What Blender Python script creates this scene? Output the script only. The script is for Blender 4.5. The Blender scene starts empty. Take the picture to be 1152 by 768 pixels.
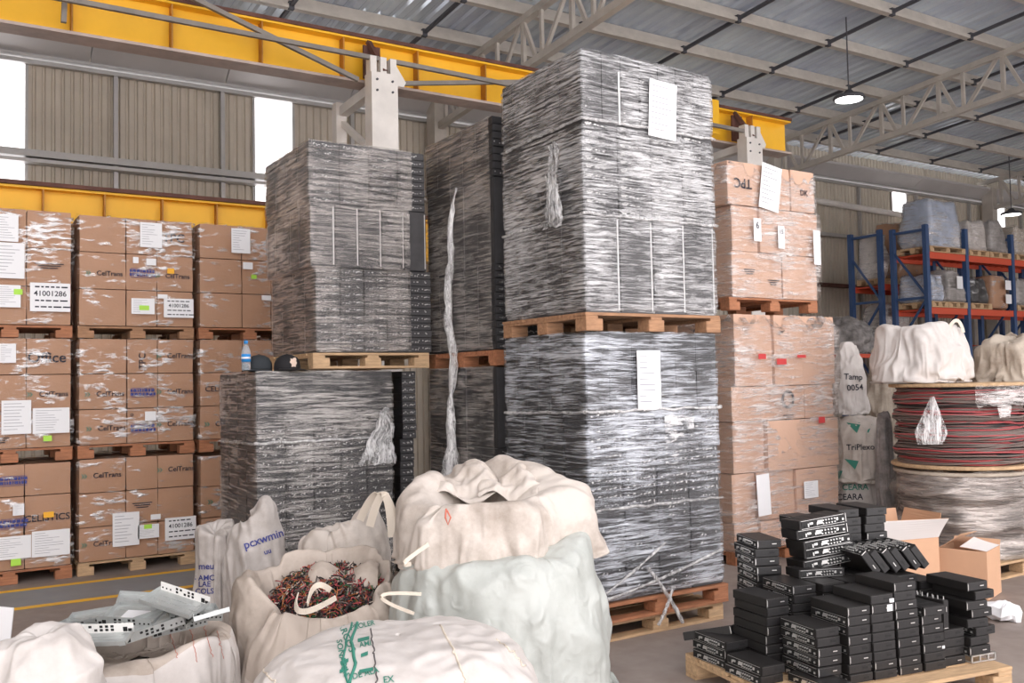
import bpy, math, random
import numpy as np
from mathutils import Vector, Matrix, noise
from mathutils.bvhtree import BVHTree
sc = bpy.context.scene
COL = sc.collection
PI = math.pi
rnd = random.Random(7)

# ------------------------------------------------------------------ materials
def mat(name, col=(.5, .5, .5), rough=.6, metal=0.0, spec=.5, noise_amt=0.0, noise_scale=8.0, bump=0.0, bump_scale=60.0,
        col2=None, stretch=(1, 1, 1), sss=0.0, emit=0.0):
    m = bpy.data.materials.new(name); m.use_nodes = True
    nt = m.node_tree; b = nt.nodes['Principled BSDF']
    b.inputs['Base Color'].default_value = (*col, 1)
    b.inputs['Roughness'].default_value = rough
    b.inputs['Metallic'].default_value = metal
    b.inputs['Specular IOR Level'].default_value = spec
    if emit:
        b.inputs['Emission Color'].default_value = (*col, 1); b.inputs['Emission Strength'].default_value = emit
    tc = nt.nodes.new('ShaderNodeTexCoord'); mp = nt.nodes.new('ShaderNodeMapping')
    mp.inputs['Scale'].default_value = stretch
    nt.links.new(tc.outputs['Object'], mp.inputs['Vector'])
    if noise_amt or col2:
        n = nt.nodes.new('ShaderNodeTexNoise'); n.inputs['Scale'].default_value = noise_scale; n.inputs['Detail'].default_value = 6
        n.inputs['Roughness'].default_value = .65
        nt.links.new(mp.outputs[0], n.inputs['Vector'])
        r = nt.nodes.new('ShaderNodeValToRGB')
        c2 = col2 if col2 else tuple(max(0, c * (1 - noise_amt)) for c in col)
        c1 = col if col2 else tuple(min(1, c * (1 + noise_amt * .6)) for c in col)
        r.color_ramp.elements[0].position = .32; r.color_ramp.elements[1].position = .68
        r.color_ramp.elements[0].color = (*c2, 1); r.color_ramp.elements[1].color = (*c1, 1)
        nt.links.new(n.outputs['Fac'], r.inputs[0]); nt.links.new(r.outputs[0], b.inputs['Base Color'])
    if bump:
        n2 = nt.nodes.new('ShaderNodeTexNoise'); n2.inputs['Scale'].default_value = bump_scale; n2.inputs['Detail'].default_value = 5
        nt.links.new(mp.outputs[0], n2.inputs['Vector'])
        bp = nt.nodes.new('ShaderNodeBump'); bp.inputs['Strength'].default_value = bump; bp.inputs['Distance'].default_value = .02
        nt.links.new(n2.outputs['Fac'], bp.inputs['Height']); nt.links.new(bp.outputs[0], b.inputs['Normal'])
    return m

def film_mat(name, lo=.50, hi=.64, fmin=.06, fmax=.75, col=(.85, .85, .85), sc_=(2.2, 2.2, 30), rough=.22, tilt=0.0, bump=.7, metal=.45, fine=3.2):
    """clear stretch film: stretched wrinkles where the layers bunch up are milky and glossy, the rest is clear"""
    m = bpy.data.materials.new(name); m.use_nodes = True
    nt = m.node_tree; N = nt.nodes; L = nt.links
    b = N['Principled BSDF']; out = N['Material Output']
    b.inputs['Base Color'].default_value = (*col, 1); b.inputs['Roughness'].default_value = rough
    b.inputs['Specular IOR Level'].default_value = .9; b.inputs['Metallic'].default_value = metal
    tc = N.new('ShaderNodeTexCoord')
    def nz(k, det, ro, dist, tl):
        mp = N.new('ShaderNodeMapping'); mp.inputs['Rotation'].default_value = (tl, tl * .7, 0); mp.inputs['Scale'].default_value = tuple(c * k for c in sc_)
        L.new(tc.outputs['Object'], mp.inputs['Vector'])
        n = N.new('ShaderNodeTexNoise'); n.inputs['Scale'].default_value = 1.0; n.inputs['Detail'].default_value = det; n.inputs['Roughness'].default_value = ro; n.inputs['Distortion'].default_value = dist
        L.new(mp.outputs[0], n.inputs['Vector']); return n.outputs['Fac']
    def mth(op, x, y, z=None):
        q = N.new('ShaderNodeMath'); q.operation = op
        for i, v in enumerate((x, y, z)):
            if v is None: continue
            if isinstance(v, (int, float)): q.inputs[i].default_value = v
            else: L.new(v, q.inputs[i])
        return q.outputs[0]
    n1 = nz(1, 5, .6, .4, tilt); n2 = nz(fine, 4, .6, .3, -tilt * .6)
    big = N.new('ShaderNodeTexNoise'); big.inputs['Scale'].default_value = 1.8; big.inputs['Detail'].default_value = 3
    L.new(tc.outputs['Object'], big.inputs['Vector'])
    h = mth('ADD', mth('MULTIPLY', n1, .55), mth('MULTIPLY', n2, .45))
    hh = mth('ADD', h, mth('MULTIPLY_ADD', big.outputs['Fac'], .4, -.2))
    mr = N.new('ShaderNodeMapRange'); mr.inputs['From Min'].default_value = lo; mr.inputs['From Max'].default_value = hi
    mr.inputs['To Min'].default_value = fmin; mr.inputs['To Max'].default_value = fmax
    L.new(hh, mr.inputs['Value'])
    bp = N.new('ShaderNodeBump'); bp.inputs['Strength'].default_value = bump; bp.inputs['Distance'].default_value = .03
    L.new(h, bp.inputs['Height']); L.new(bp.outputs[0], b.inputs['Normal'])
    tr = N.new('ShaderNodeBsdfTransparent'); tr.inputs['Color'].default_value = (.96, .96, .96, 1)
    mx = N.new('ShaderNodeMixShader')
    L.new(mr.outputs[0], mx.inputs[0]); L.new(tr.outputs[0], mx.inputs[1]); L.new(b.outputs[0], mx.inputs[2])
    L.new(mx.outputs[0], out.inputs['Surface'])
    return m

def bag_mat(name, col, dirt, sheen=.75, crease=.55, scale=1.0):
    """woven plastic sacking: creases, a little dust"""
    m = bpy.data.materials.new(name); m.use_nodes = True
    nt = m.node_tree; N = nt.nodes; L = nt.links; b = N['Principled BSDF']; b.inputs['Roughness'].default_value = sheen
    tc = N.new('ShaderNodeTexCoord')
    d = N.new('ShaderNodeTexNoise'); d.inputs['Scale'].default_value = 3.2; d.inputs['Detail'].default_value = 8; d.inputs['Roughness'].default_value = .7
    L.new(tc.outputs['Object'], d.inputs['Vector'])
    r = N.new('ShaderNodeValToRGB'); r.color_ramp.elements[0].position = .30; r.color_ramp.elements[1].position = .55
    r.color_ramp.elements[0].color = (*dirt, 1); r.color_ramp.elements[1].color = (*col, 1)
    L.new(d.outputs['Fac'], r.inputs[0]); L.new(r.outputs[0], b.inputs['Base Color'])
    def ridged(sc_, dist):
        n = N.new('ShaderNodeTexNoise'); n.noise_type = 'RIDGED_MULTIFRACTAL'; n.normalize = True
        n.inputs['Scale'].default_value = sc_ * scale; n.inputs['Detail'].default_value = 3; n.inputs['Distortion'].default_value = dist
        L.new(tc.outputs['Object'], n.inputs['Vector']); return n.outputs['Fac']
    def mth(op, x, y):
        q = N.new('ShaderNodeMath'); q.operation = op
        for i, k in enumerate((x, y)):
            if isinstance(k, (int, float)): q.inputs[i].default_value = k
            else: L.new(k, q.inputs[i])
        return q.outputs[0]
    h = mth('ADD', mth('MULTIPLY', ridged(1.7, 1.3), 1.2), mth('ADD', mth('MULTIPLY', ridged(4.2, 1.0), .6), mth('MULTIPLY', ridged(11, .6), .16)))
    bp = N.new('ShaderNodeBump'); bp.inputs['Strength'].default_value = crease; bp.inputs['Distance'].default_value = .045
    L.new(h, bp.inputs['Height'])
    wv = N.new('ShaderNodeTexNoise'); wv.inputs['Scale'].default_value = 220; wv.inputs['Detail'].default_value = 1; L.new(tc.outputs['Object'], wv.inputs['Vector'])
    b2 = N.new('ShaderNodeBump'); b2.inputs['Strength'].default_value = .12; b2.inputs['Distance'].default_value = .004
    L.new(wv.outputs['Fac'], b2.inputs['Height']); L.new(bp.outputs[0], b2.inputs['Normal']); L.new(b2.outputs[0], b.inputs['Normal'])
    return m

M = {}
M['wood'] = mat('pallet_wood', (.38, .205, .11), .75, noise_amt=.35, noise_scale=3, stretch=(2, 14, 14), bump=.2, bump_scale=30)
M['wood2'] = mat('pale_pallet_wood', (.54, .36, .205), .75, noise_amt=.3, noise_scale=3, stretch=(2, 14, 14), bump=.2, bump_scale=30)
M['wood3'] = mat('reddish_pallet_wood', (.42, .175, .085), .75, noise_amt=.35, noise_scale=3, stretch=(2, 14, 14), bump=.2, bump_scale=30)
M['card'] = mat('carton_board', (.47, .265, .16), .7, noise_amt=.09, noise_scale=2.5, bump=.08, bump_scale=40)
M['card2'] = mat('paler_carton_board', (.62, .40, .29), .7, noise_amt=.08, noise_scale=2.5, bump=.08, bump_scale=40)
M['card3'] = mat('bare_carton_board', (.62, .37, .23), .75, noise_amt=.06, noise_scale=3)
M['cardin'] = mat('white_carton_liner', (.8, .77, .75), .7)
M['tape'] = mat('carton_tape', (.40, .22, .12), .35)
M['paper'] = mat('white_paper', (.82, .82, .83), .6)
M['ink'] = mat('dark_print', (.018, .018, .03), .7)
M['inkgrey'] = mat('grey_print', (.22, .22, .25), .7)
M['inkblue'] = mat('blue_print', (.05, .06, .25), .7)
M['inkgreen'] = mat('green_print', (.04, .22, .16), .7)
M['inkred'] = mat('red_print', (.55, .05, .05), .7)
M['sticker'] = mat('green_sticker', (.42, .75, .08), .6)
M['stickero'] = mat('orange_sticker', (.9, .45, .03), .6)
M['stb'] = mat('black_box_steel', (.013, .0115, .011), .5, noise_amt=.25, noise_scale=5, spec=.5)
M['stbend'] = mat('dark_plastic_end', (.017, .016, .0165), .38, noise_amt=.3, noise_scale=60, spec=.5)
M['stbdark'] = mat('black_recess', (.008, .008, .008), .6)
M['silver'] = mat('silver_metal', (.72, .71, .69), .35, 0.8)
M['yellowplug'] = mat('yellow_plug', (.8, .7, .05), .5)
M['stbw'] = mat('wrapped_black_box', (.030, .029, .031), .4, noise_amt=.3, noise_scale=6)
M['stbw2'] = mat('wrapped_dark_grey_box', (.06, .058, .06), .45, noise_amt=.3, noise_scale=6)
M['floor'] = None
M['yellow'] = mat('yellow_paint', (.92, .50, .02), .5, noise_amt=.08, noise_scale=1.5)
M['rust'] = mat('rusty_rail', (.13, .055, .04), .8, noise_amt=.4, noise_scale=5)
M['steel'] = mat('cream_grey_steel', (.52, .475, .42), .55, noise_amt=.15, noise_scale=3)
M['whitesteel'] = mat('white_painted_steel', (.76, .72, .67), .55, noise_amt=.1, noise_scale=3)
M['girt'] = mat('grey_galvanised', (.46, .45, .44), .4, .4, noise_amt=.12, noise_scale=2)
M['dark'] = mat('dark_steel', (.07, .07, .08), .6)
M['cladding'] = mat('beige_cladding', (.56, .50, .415), .6, noise_amt=.13, noise_scale=1.2)
M['gutter'] = mat('gutter_sheet', (.62, .60, .59), .45, .3, noise_amt=.08, noise_scale=1)
M['blue'] = mat('blue_rack_paint', (.035, .075, .18), .5)
M['orange'] = mat('orange_rack_paint', (.58, .075, .03), .5)
M['bag'] = bag_mat('white_woven_bag', (.61, .57, .54), (.50, .46, .43))
M['bagcream'] = bag_mat('cream_woven_bag', (.59, .53, .475), (.38, .32, .27))
M['baggrey'] = bag_mat('dusty_white_bag', (.52, .48, .45), (.36, .32, .29))
M['baggreen'] = bag_mat('pale_green_bag', (.475, .495, .465), (.39, .41, .38), .5, .75, 1.5)
M['bagdirty'] = bag_mat('dirty_beige_bag', (.50, .43, .35), (.28, .22, .17))
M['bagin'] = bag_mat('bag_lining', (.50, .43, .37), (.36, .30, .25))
M['strap'] = mat('cream_webbing', (.70, .62, .52), .8, bump=.3, bump_scale=200)
M['thread'] = mat('red_thread', (.55, .16, .11), .8)
M['threaddark'] = mat('dark_stitching', (.10, .09, .09), .8)
M['zinc'] = mat('zinc_plate', (.50, .52, .51), .36, .45, noise_amt=.2, noise_scale=5)
M['zincw'] = mat('white_zinc_face', (.85, .84, .81), .45, .05)
M['wirered'] = mat('red_wire', (.40, .07, .075), .45)
M['wiretaupe'] = mat('taupe_wire', (.16, .12, .105), .5)
M['wireblack'] = mat('black_wire', (.025, .02, .02), .5)
M['wiregreen'] = mat('green_wire', (.03, .12, .04), .5)
M['wirewhite'] = mat('pale_wire', (.6, .5, .42), .5)
M['copper'] = mat('copper_tip', (.5, .2, .08), .4, .6)
M['water'] = mat('bottle_plastic', (.75, .82, .88), .08)
M['bluecap'] = mat('blue_plastic', (.03, .25, .62), .4)
M['cap'] = mat('black_cap_cloth', (.012, .011, .013), .85)
M['capgrey'] = mat('dark_grey_cap_cloth', (.025, .03, .035), .85)
M['emblem'] = mat('cream_emblem', (.7, .55, .45), .8)
M['lampon'] = mat('lamp_glow', (1, .98, .95), .5, emit=6)
M['greyscrap'] = mat('grey_scrap', (.26, .24, .23), .7, noise_amt=.5, noise_scale=9)
M['bluewrap'] = mat('blue_white_sacks', (.42, .48, .60), .5, noise_amt=.25, noise_scale=4)
M['film'] = film_mat('stretch_film')
M['film_t'] = film_mat('stretch_film_tower', .445, .60, .05, .95, sc_=(3.4, 3.4, 66), fine=3.0)
M['film_t2'] = film_mat('stretch_film_lower_tower', .465, .615, .04, .92, sc_=(3.0, 3.0, 56), tilt=.05, col=(.82, .86, .92), fine=3.0)
M['film_side'] = film_mat('stretch_film_streaky', .44, .65, .07, .88, sc_=(2.8, 2.8, 56), tilt=.10, col=(.84, .78, .73), fine=3.0, metal=.6)
M['film_rows'] = film_mat('stretch_film_over_rows', .47, .64, .05, .84, sc_=(3, 3, 50), tilt=.03, col=(.80, .76, .72), fine=3.0)
M['film_c'] = film_mat('stretch_film_on_cartons', .535, .63, .012, .74, sc_=(4.0, 4.0, 15), tilt=.35, rough=.16, fine=2.4, bump=.9)
M['film_e'] = film_mat('thick_stretch_film', .46, .64, .07, .82, sc_=(3, 3, 26), tilt=.15, rough=.2, col=(.94, .89, .86), bump=.9)
M['film_w'] = film_mat('white_bunched_film', .42, .60, .12, .92, sc_=(34, 34, 5.0), rough=.2, bump=.9, metal=.25, col=(.86, .85, .84))
M['film_spool'] = film_mat('film_round_spool', .42, .62, .25, .85, sc_=(2, 2, 14), rough=.14, bump=1.0, col=(.62, .55, .50))

# ------------------------------------------------------------------ mesh builder
class MB:
    def __init__(s): s.v = []; s.f = []; s.m = []
    def add(s, vs, fs, mi=0):
        b = len(s.v); s.v += [tuple(p) for p in vs]; s.f += [tuple(b + i for i in f) for f in fs]; s.m += [mi] * len(fs)
    def box(s, lo, hi, mi=0):
        x0, y0, z0 = lo; x1, y1, z1 = hi
        s.add([(x0, y0, z0), (x1, y0, z0), (x1, y1, z0), (x0, y1, z0), (x0, y0, z1), (x1, y0, z1), (x1, y1, z1), (x0, y1, z1)],
              [(0, 3, 2, 1), (4, 5, 6, 7), (0, 1, 5, 4), (1, 2, 6, 5), (2, 3, 7, 6), (3, 0, 4, 7)], mi)
    def bevbox(s, lo, hi, b=.003, mi=0):
        import bmesh
        bm = bmesh.new(); bmesh.ops.create_cube(bm, size=1)
        for v in bm.verts:
            v.co = Vector([(lo[i] + hi[i]) / 2 + v.co[i] * (hi[i] - lo[i]) for i in range(3)])
        bmesh.ops.bevel(bm, geom=list(bm.edges), offset=b, segments=2, affect='EDGES')
        bm.verts.index_update()
        s.add([v.co[:] for v in bm.verts], [[v.index for v in f.verts] for f in bm.faces], mi); bm.free()
    def beam(s, a, b, w, h, mi=0, up=(0, 0, 1)):
        a = Vector(a); b = Vector(b); d = (b - a).normalized(); upv = Vector(up)
        if abs(d.dot(upv)) > .98: upv = Vector((0, 1, 0))
        r = d.cross(upv).normalized(); u = r.cross(d)
        vs = []
        for p in (a, b):
            for sx, sy in ((-1, -1), (1, -1), (1, 1), (-1, 1)): vs.append(p + r * (w / 2 * sx) + u * (h / 2 * sy))
        s.add(vs, [(0, 1, 2, 3)[::-1], (4, 5, 6, 7), (0, 1, 5, 4), (1, 2, 6, 5), (2, 3, 7, 6), (3, 0, 4, 7)], mi)
    def tube(s, pts, r, n=6, mi=0, closed=False):
        P = [Vector(p) for p in pts]; k = len(P); vs = []; fs = []
        prev = None
        for i, p in enumerate(P):
            if closed: t = P[(i + 1) % k] - P[i - 1]
            else: t = P[min(i + 1, k - 1)] - P[max(i - 1, 0)]
            t = t.normalized() if t.length > 1e-9 else Vector((0, 0, 1))
            if prev is None:
                a = Vector((0, 0, 1)) if abs(t.z) < .9 else Vector((1, 0, 0))
                x = t.cross(a).normalized()
            else:
                x = prev - t * prev.dot(t); x = x.normalized() if x.length > 1e-6 else t.orthogonal().normalized()
            prev = x; y = t.cross(x)
            rr = r(i / max(1, k - 1)) if callable(r) else r
            for j in range(n):
                an = 2 * PI * j / n; vs.append(p + x * (rr * math.cos(an)) + y * (rr * math.sin(an)))
        for i in range(k if closed else k - 1):
            for j in range(n):
                i2 = (i + 1) % k
                fs.append((i * n + j, i * n + (j + 1) % n, i2 * n + (j + 1) % n, i2 * n + j))
        if not closed: fs.append(tuple(range(n))[::-1]); fs.append(tuple((k - 1) * n + j for j in range(n)))
        s.add(vs, fs, mi)
    def ribbon(s, pts, w, th=.004, side=(0, 0, 1), mi=0):
        P = [Vector(p) for p in pts]; vs = []; fs = []; k = len(P)
        for i, p in enumerate(P):
            t = (P[min(i + 1, k - 1)] - P[max(i - 1, 0)]).normalized(); sd = Vector(side[i] if isinstance(side, list) else side)
            sd = (sd - t * sd.dot(t)).normalized(); nn = t.cross(sd) * (th / 2)
            vs += [p - sd * w / 2 - nn, p + sd * w / 2 - nn, p + sd * w / 2 + nn, p - sd * w / 2 + nn]
        for i in range(k - 1):
            for j in range(4): fs.append((i * 4 + j, i * 4 + (j + 1) % 4, i * 4 + 4 + (j + 1) % 4, i * 4 + 4 + j))
        fs += [(3, 2, 1, 0), (4 * k - 4, 4 * k - 3, 4 * k - 2, 4 * k - 1)]
        s.add(vs, fs, mi)
    def lathe(s, prof, n=32, c=(0, 0, 0), mi=0):
        vs = []; fs = []; k = len(prof)
        for r, z in prof:
            for j in range(n): a = 2 * PI * j / n; vs.append((c[0] + r * math.cos(a), c[1] + r * math.sin(a), c[2] + z))
        for i in range(k - 1):
            for j in range(n): fs.append((i * n + j, i * n + (j + 1) % n, (i + 1) * n + (j + 1) % n, (i + 1) * n + j))
        if prof[0][0] > 1e-6: fs.append(tuple(range(n))[::-1])
        if prof[-1][0] > 1e-6: fs.append(tuple((k - 1) * n + j for j in range(n)))
        s.add(vs, fs, mi)
    def xf(s, mtx, start=0):
        s.v[start:] = [tuple(mtx @ Vector(p)) for p in s.v[start:]]
        return s
    def mesh(s, name, mats, smooth=False):
        me = bpy.data.meshes.new(name); me.from_pydata(s.v, [], s.f)
        for m_ in (mats if isinstance(mats, (list, tuple)) else [mats]): me.materials.append(m_)
        me.polygons.foreach_set('material_index', s.m)
        if smooth: me.polygons.foreach_set('use_smooth', [True] * len(s.f))
        me.update()
        if smooth == 'sharp': me.set_sharp_from_angle(angle=.45)
        return me
    def build(s, name, mats, parent=None, smooth=False, loc=None):
        return link(name, s.mesh(name, mats, smooth), parent, loc)

def link(name, me, parent=None, loc=None, rotz=0.0):
    o = bpy.data.objects.new(name, me); COL.objects.link(o)
    if parent is not None: o.parent = parent
    if loc is not None: o.location = loc
    if rotz: o.rotation_euler = (0, 0, rotz)
    return o
def tag(o, label=None, cat=None, group=None, kind=None):
    if label: o['label'] = label
    if cat: o['category'] = cat
    if group: o['group'] = group
    if kind: o['kind'] = kind
    return o
def thing(name, label, cat, loc=(0, 0, 0), rotz=0.0, group=None):
    o = bpy.data.objects.new(name, None); COL.objects.link(o); o.empty_display_size = .1
    o.location = loc; o.rotation_euler = (0, 0, rotz)
    return tag(o, label, cat, group)
def struct(name, mb, m, smooth=False, label=None):
    o = mb.build(name, m, None, smooth); o['kind'] = 'structure'
    if label: o['label'] = label
    return o
def dup_tree(o, parent=None):
    c = o.copy(); COL.objects.link(c)
    if parent is not None: c.parent = parent
    for ch in list(o.children): dup_tree(ch, c)
    return c

_txt = {}
def text_geo(s, size=1.0):
    """flat lettering as (verts2d, faces), centred"""
    if s not in _txt:
        cu = bpy.data.curves.new('lettering', 'FONT'); cu.body = s; cu.align_x = 'CENTER'; cu.align_y = 'CENTER'; cu.resolution_u = 3; cu.offset = .014
        o = bpy.data.objects.new('lettering', cu); COL.objects.link(o)
        dg = bpy.context.evaluated_depsgraph_get(); dg.update()
        me = bpy.data.meshes.new_from_object(o.evaluated_get(dg))
        _txt[s] = ([tuple(v.co[:2]) for v in me.vertices], [tuple(p.vertices) for p in me.polygons])
        bpy.data.objects.remove(o); bpy.data.curves.remove(cu); bpy.data.meshes.remove(me)
    v, f = _txt[s]
    return [(x * size, y * size) for x, y in v], f
def put_text(mb, s, o, ax, ay, size, mi=0, sx=1.0):
    o = Vector(o); ax = Vector(ax); ay = Vector(ay)
    v, f = text_geo(s, size)
    mb.add([o + ax * (x * sx) + ay * y for x, y in v], f, mi)
def put_quad(mb, o, ax, ay, w, h, mi=0, th=.0012):
    o = Vector(o); ax = Vector(ax); ay = Vector(ay); n = ax.cross(ay) * th
    vs = [o - ax * w / 2 - ay * h / 2, o + ax * w / 2 - ay * h / 2, o + ax * w / 2 + ay * h / 2, o - ax * w / 2 + ay * h / 2]
    mb.add(vs + [p + n for p in vs], [(3, 2, 1, 0), (4, 5, 6, 7), (0, 1, 5, 4), (1, 2, 6, 5), (2, 3, 7, 6), (3, 0, 4, 7)], mi)

def fbm(p, o=4):
    return noise.fractal(Vector(p), .9, 2.0, o)

def soft_box(w, d, h, n=(8, 8, 8), rnd_=.02, fn=None, caps=(True, True)):
    """box with subdivided, softened faces; origin at the bottom centre; fn(x,y,z)->offset vector"""
    mb = MB(); idx = {}
    hw = (w / 2, d / 2, h / 2)
    def vert(p):
        k = tuple(round(c, 5) for c in p)
        if k not in idx:
            q = Vector(p); ax = [abs(q[i]) > hw[i] - 1e-6 for i in range(3)]
            if rnd_ and sum(ax) >= 2:
                for i in range(3):
                    if ax[i]: q[i] -= math.copysign(rnd_ * (.3 if sum(ax) == 2 else .42), q[i])
            if fn: q = q + Vector(fn(q.x, q.y, q.z + h / 2))
            q.z += h / 2
            idx[k] = len(mb.v); mb.v.append(tuple(q))
        return idx[k]
    for ax in range(3):
        a, b = (ax + 1) % 3, (ax + 2) % 3
        for sg in (-1, 1):
            if ax == 2 and not caps[0 if sg < 0 else 1]: continue
            for i in range(n[a]):
                for j in range(n[b]):
                    q = []
                    for di, dj in ((0, 0), (1, 0), (1, 1), (0, 1)):
                        p = [0, 0, 0]; p[ax] = sg * hw[ax]
                        # edge rows kept close to the corner so the rounding stays small
                        def cs(t, nn, hh):
                            return -hh + 2 * hh * t / nn
                        p[a] = cs(i + di, n[a], hw[a]); p[b] = cs(j + dj, n[b], hw[b]); q.append(vert(p))
                    if sg < 0: q.reverse()
                    mb.f.append(tuple(q)); mb.m.append(0)
    return mb
# ------------------------------------------------------------------ camera
F_PX, PIT, ROL, YAW, CAMH = 1050.0, math.radians(2.53), math.radians(1.12), math.radians(32.36), 1.7
fw = Vector((math.sin(YAW) * math.cos(PIT), math.cos(YAW) * math.cos(PIT), math.sin(PIT)))
rt = Vector((math.cos(YAW), -math.sin(YAW), 0)); up = rt.cross(fw)
RT = rt * math.cos(ROL) - up * math.sin(ROL); UP = rt * math.sin(ROL) + up * math.cos(ROL)
cam = bpy.data.cameras.new('camera'); camo = bpy.data.objects.new('camera', cam); COL.objects.link(camo)
cam.sensor_width = 36; cam.lens = 36 * F_PX / 1152; cam.clip_end = 300
camo.matrix_world = Matrix(((RT.x, UP.x, -fw.x, 0), (RT.y, UP.y, -fw.y, 0), (RT.z, UP.z, -fw.z, CAMH), (0, 0, 0, 1)))
sc.camera = camo

# ------------------------------------------------------------------ floor
def floor_material():
    m = bpy.data.materials.new('worn_concrete'); m.use_nodes = True
    nt = m.node_tree; b = nt.nodes['Principled BSDF']; L = nt.links
    tc = nt.nodes.new('ShaderNodeTexCoord')
    n1 = nt.nodes.new('ShaderNodeTexNoise'); n1.inputs['Scale'].default_value = .9; n1.inputs['Detail'].default_value = 8; n1.inputs['Roughness'].default_value = .65
    n2 = nt.nodes.new('ShaderNodeTexNoise'); n2.inputs['Scale'].default_value = 9; n2.inputs['Detail'].default_value = 6
    L.new(tc.outputs['Object'], n1.inputs['Vector']); L.new(tc.outputs['Object'], n2.inputs['Vector'])
    mi = nt.nodes.new('ShaderNodeMath'); mi.operation = 'MULTIPLY_ADD'; mi.inputs[1].default_value = .35
    L.new(n2.outputs['Fac'], mi.inputs[0]); L.new(n1.outputs['Fac'], mi.inputs[2])
    r = nt.nodes.new('ShaderNodeValToRGB'); r.color_ramp.elements[0].position = .45; r.color_ramp.elements[1].position = .9
    r.color_ramp.elements[0].color = (.20, .156, .134, 1); r.color_ramp.elements[1].color = (.35, .298, .265, 1)
    L.new(mi.outputs[0], r.inputs[0]); L.new(r.outputs[0], b.inputs['Base Color'])
    b.inputs['Roughness'].default_value = .55
    bp = nt.nodes.new('ShaderNodeBump'); bp.inputs['Strength'].default_value = .15; bp.inputs['Distance'].default_value = .01
    L.new(n2.outputs['Fac'], bp.inputs['Height']); L.new(bp.outputs[0], b.inputs['Normal'])
    return m
M['floor'] = floor_material()
mb = MB(); mb.box((-9, -1.5, -.2), (34, 15.2, 0)); struct('floor', mb, M['floor'])
for i, (v0, v1) in enumerate(((9.09, 9.18), (8.33, 8.42))):
    mb = MB(); mb.box((-9, v0, .0005), (7, v1, .003)); struct('trim_%d' % (i + 1), mb, M['yellow'], label='yellow lane line painted on the concrete floor')
M['walkway'] = mat('grey_walkway_paint', (.25, .255, .26), .5, noise_amt=.12, noise_scale=2)
mb = MB(); mb.box((-9, 8.42, .0003), (7, 9.09, .002)); struct('trim_3', mb, M['walkway'], label='grey painted walkway strip between two yellow lines')

# ------------------------------------------------------------------ back wall with its translucent window panels
WALL = 15.0
def corr(mb, u0, u1, z0, z1, v=WALL, pitch=.125, dep=.03):
    us = []
    n = max(1, int(round((u1 - u0) / pitch))); p = (u1 - u0) / n
    for i in range(n):
        a = u0 + i * p; us += [(a, 0), (a + p * .55, 0), (a + p * .68, 1), (a + p * .87, 1)]
    us.append((u1, 0))
    vs = []
    for u, k in us: vs += [(u, v + dep * k, z0), (u, v + dep * k, z1)]
    mb.add(vs, [(2 * i, 2 * i + 2, 2 * i + 3, 2 * i + 1) for i in range(len(us) - 1)])
wins = [(.35, 1.26, 3.4, 6.47), (4.57, 5.24, 3.4, 6.47), (18.75, 19.3, 2.3, 3.0), (21.22, 21.86, 5.82, 6.47), (25.7, 26.45, 5.82, 6.47)]
mb = MB(); x = -9.0
for (a, b, z0, z1) in wins:
    corr(mb, x, a, 0, 6.5); corr(mb, a, b, 0, z0); corr(mb, a, b, z1, 6.5); x = b
corr(mb, x, 34, 0, 6.5)
struct('wall_back', mb, M['cladding'])
def pane_mat():
    m = bpy.data.materials.new('translucent_sheet'); m.use_nodes = True; nt = m.node_tree; N = nt.nodes; L = nt.links
    tl = N.new('ShaderNodeBsdfTranslucent'); tl.inputs[0].default_value = (.95, .95, .95, 1)
    tr = N.new('ShaderNodeBsdfTransparent'); mx = N.new('ShaderNodeMixShader'); mx.inputs[0].default_value = .25
    L.new(tr.outputs[0], mx.inputs[1]); L.new(tl.outputs[0], mx.inputs[2]); L.new(mx.outputs[0], N['Material Output'].inputs[0])
    return m
M['pane'] = pane_mat()
for i, (a, b, z0, z1) in enumerate(wins):
    mb = MB(); mb.box((a, WALL + .005, z0), (b, WALL + .012, z1)); w = struct('window_%d' % (i + 1), mb, M['pane'])
    mb = MB()
    for u in (a, b): mb.box((u - .02, WALL - .03, z0), (u + .02, WALL - .002, z1))
    mb.build('window_frame', M['girt'], w)
mb = MB(); corr(mb, -9, 34, 6.57, 7.45, WALL + .2); struct('wall_back_top', mb, M['cladding'])
mb = MB(); corr(mb, -1.5, 15.2, 0, 8.2, 0)
mb.v = [(-9.0 - y, x, z) for x, y, z in mb.v]; struct('wall_added_left', mb, M['cladding'])  # unseen wall, added to cut daylight and reflections on the left faces
mb = MB(); corr(mb, -1.5, 15.2, 0, 8.2, 0)
mb.v = [(32.0 + y, x, z) for x, y, z in mb.v]; struct('wall_added_right', mb, M['cladding'])  # unseen end wall, added to keep the rack area dark
mb = MB(); corr(mb, 11.5, 32, 3.0, 8.2, -1.5); struct('wall_added_front', mb, M['cladding'])  # added out of view: blocks sky light at the racks, open below for roof bounce
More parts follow.
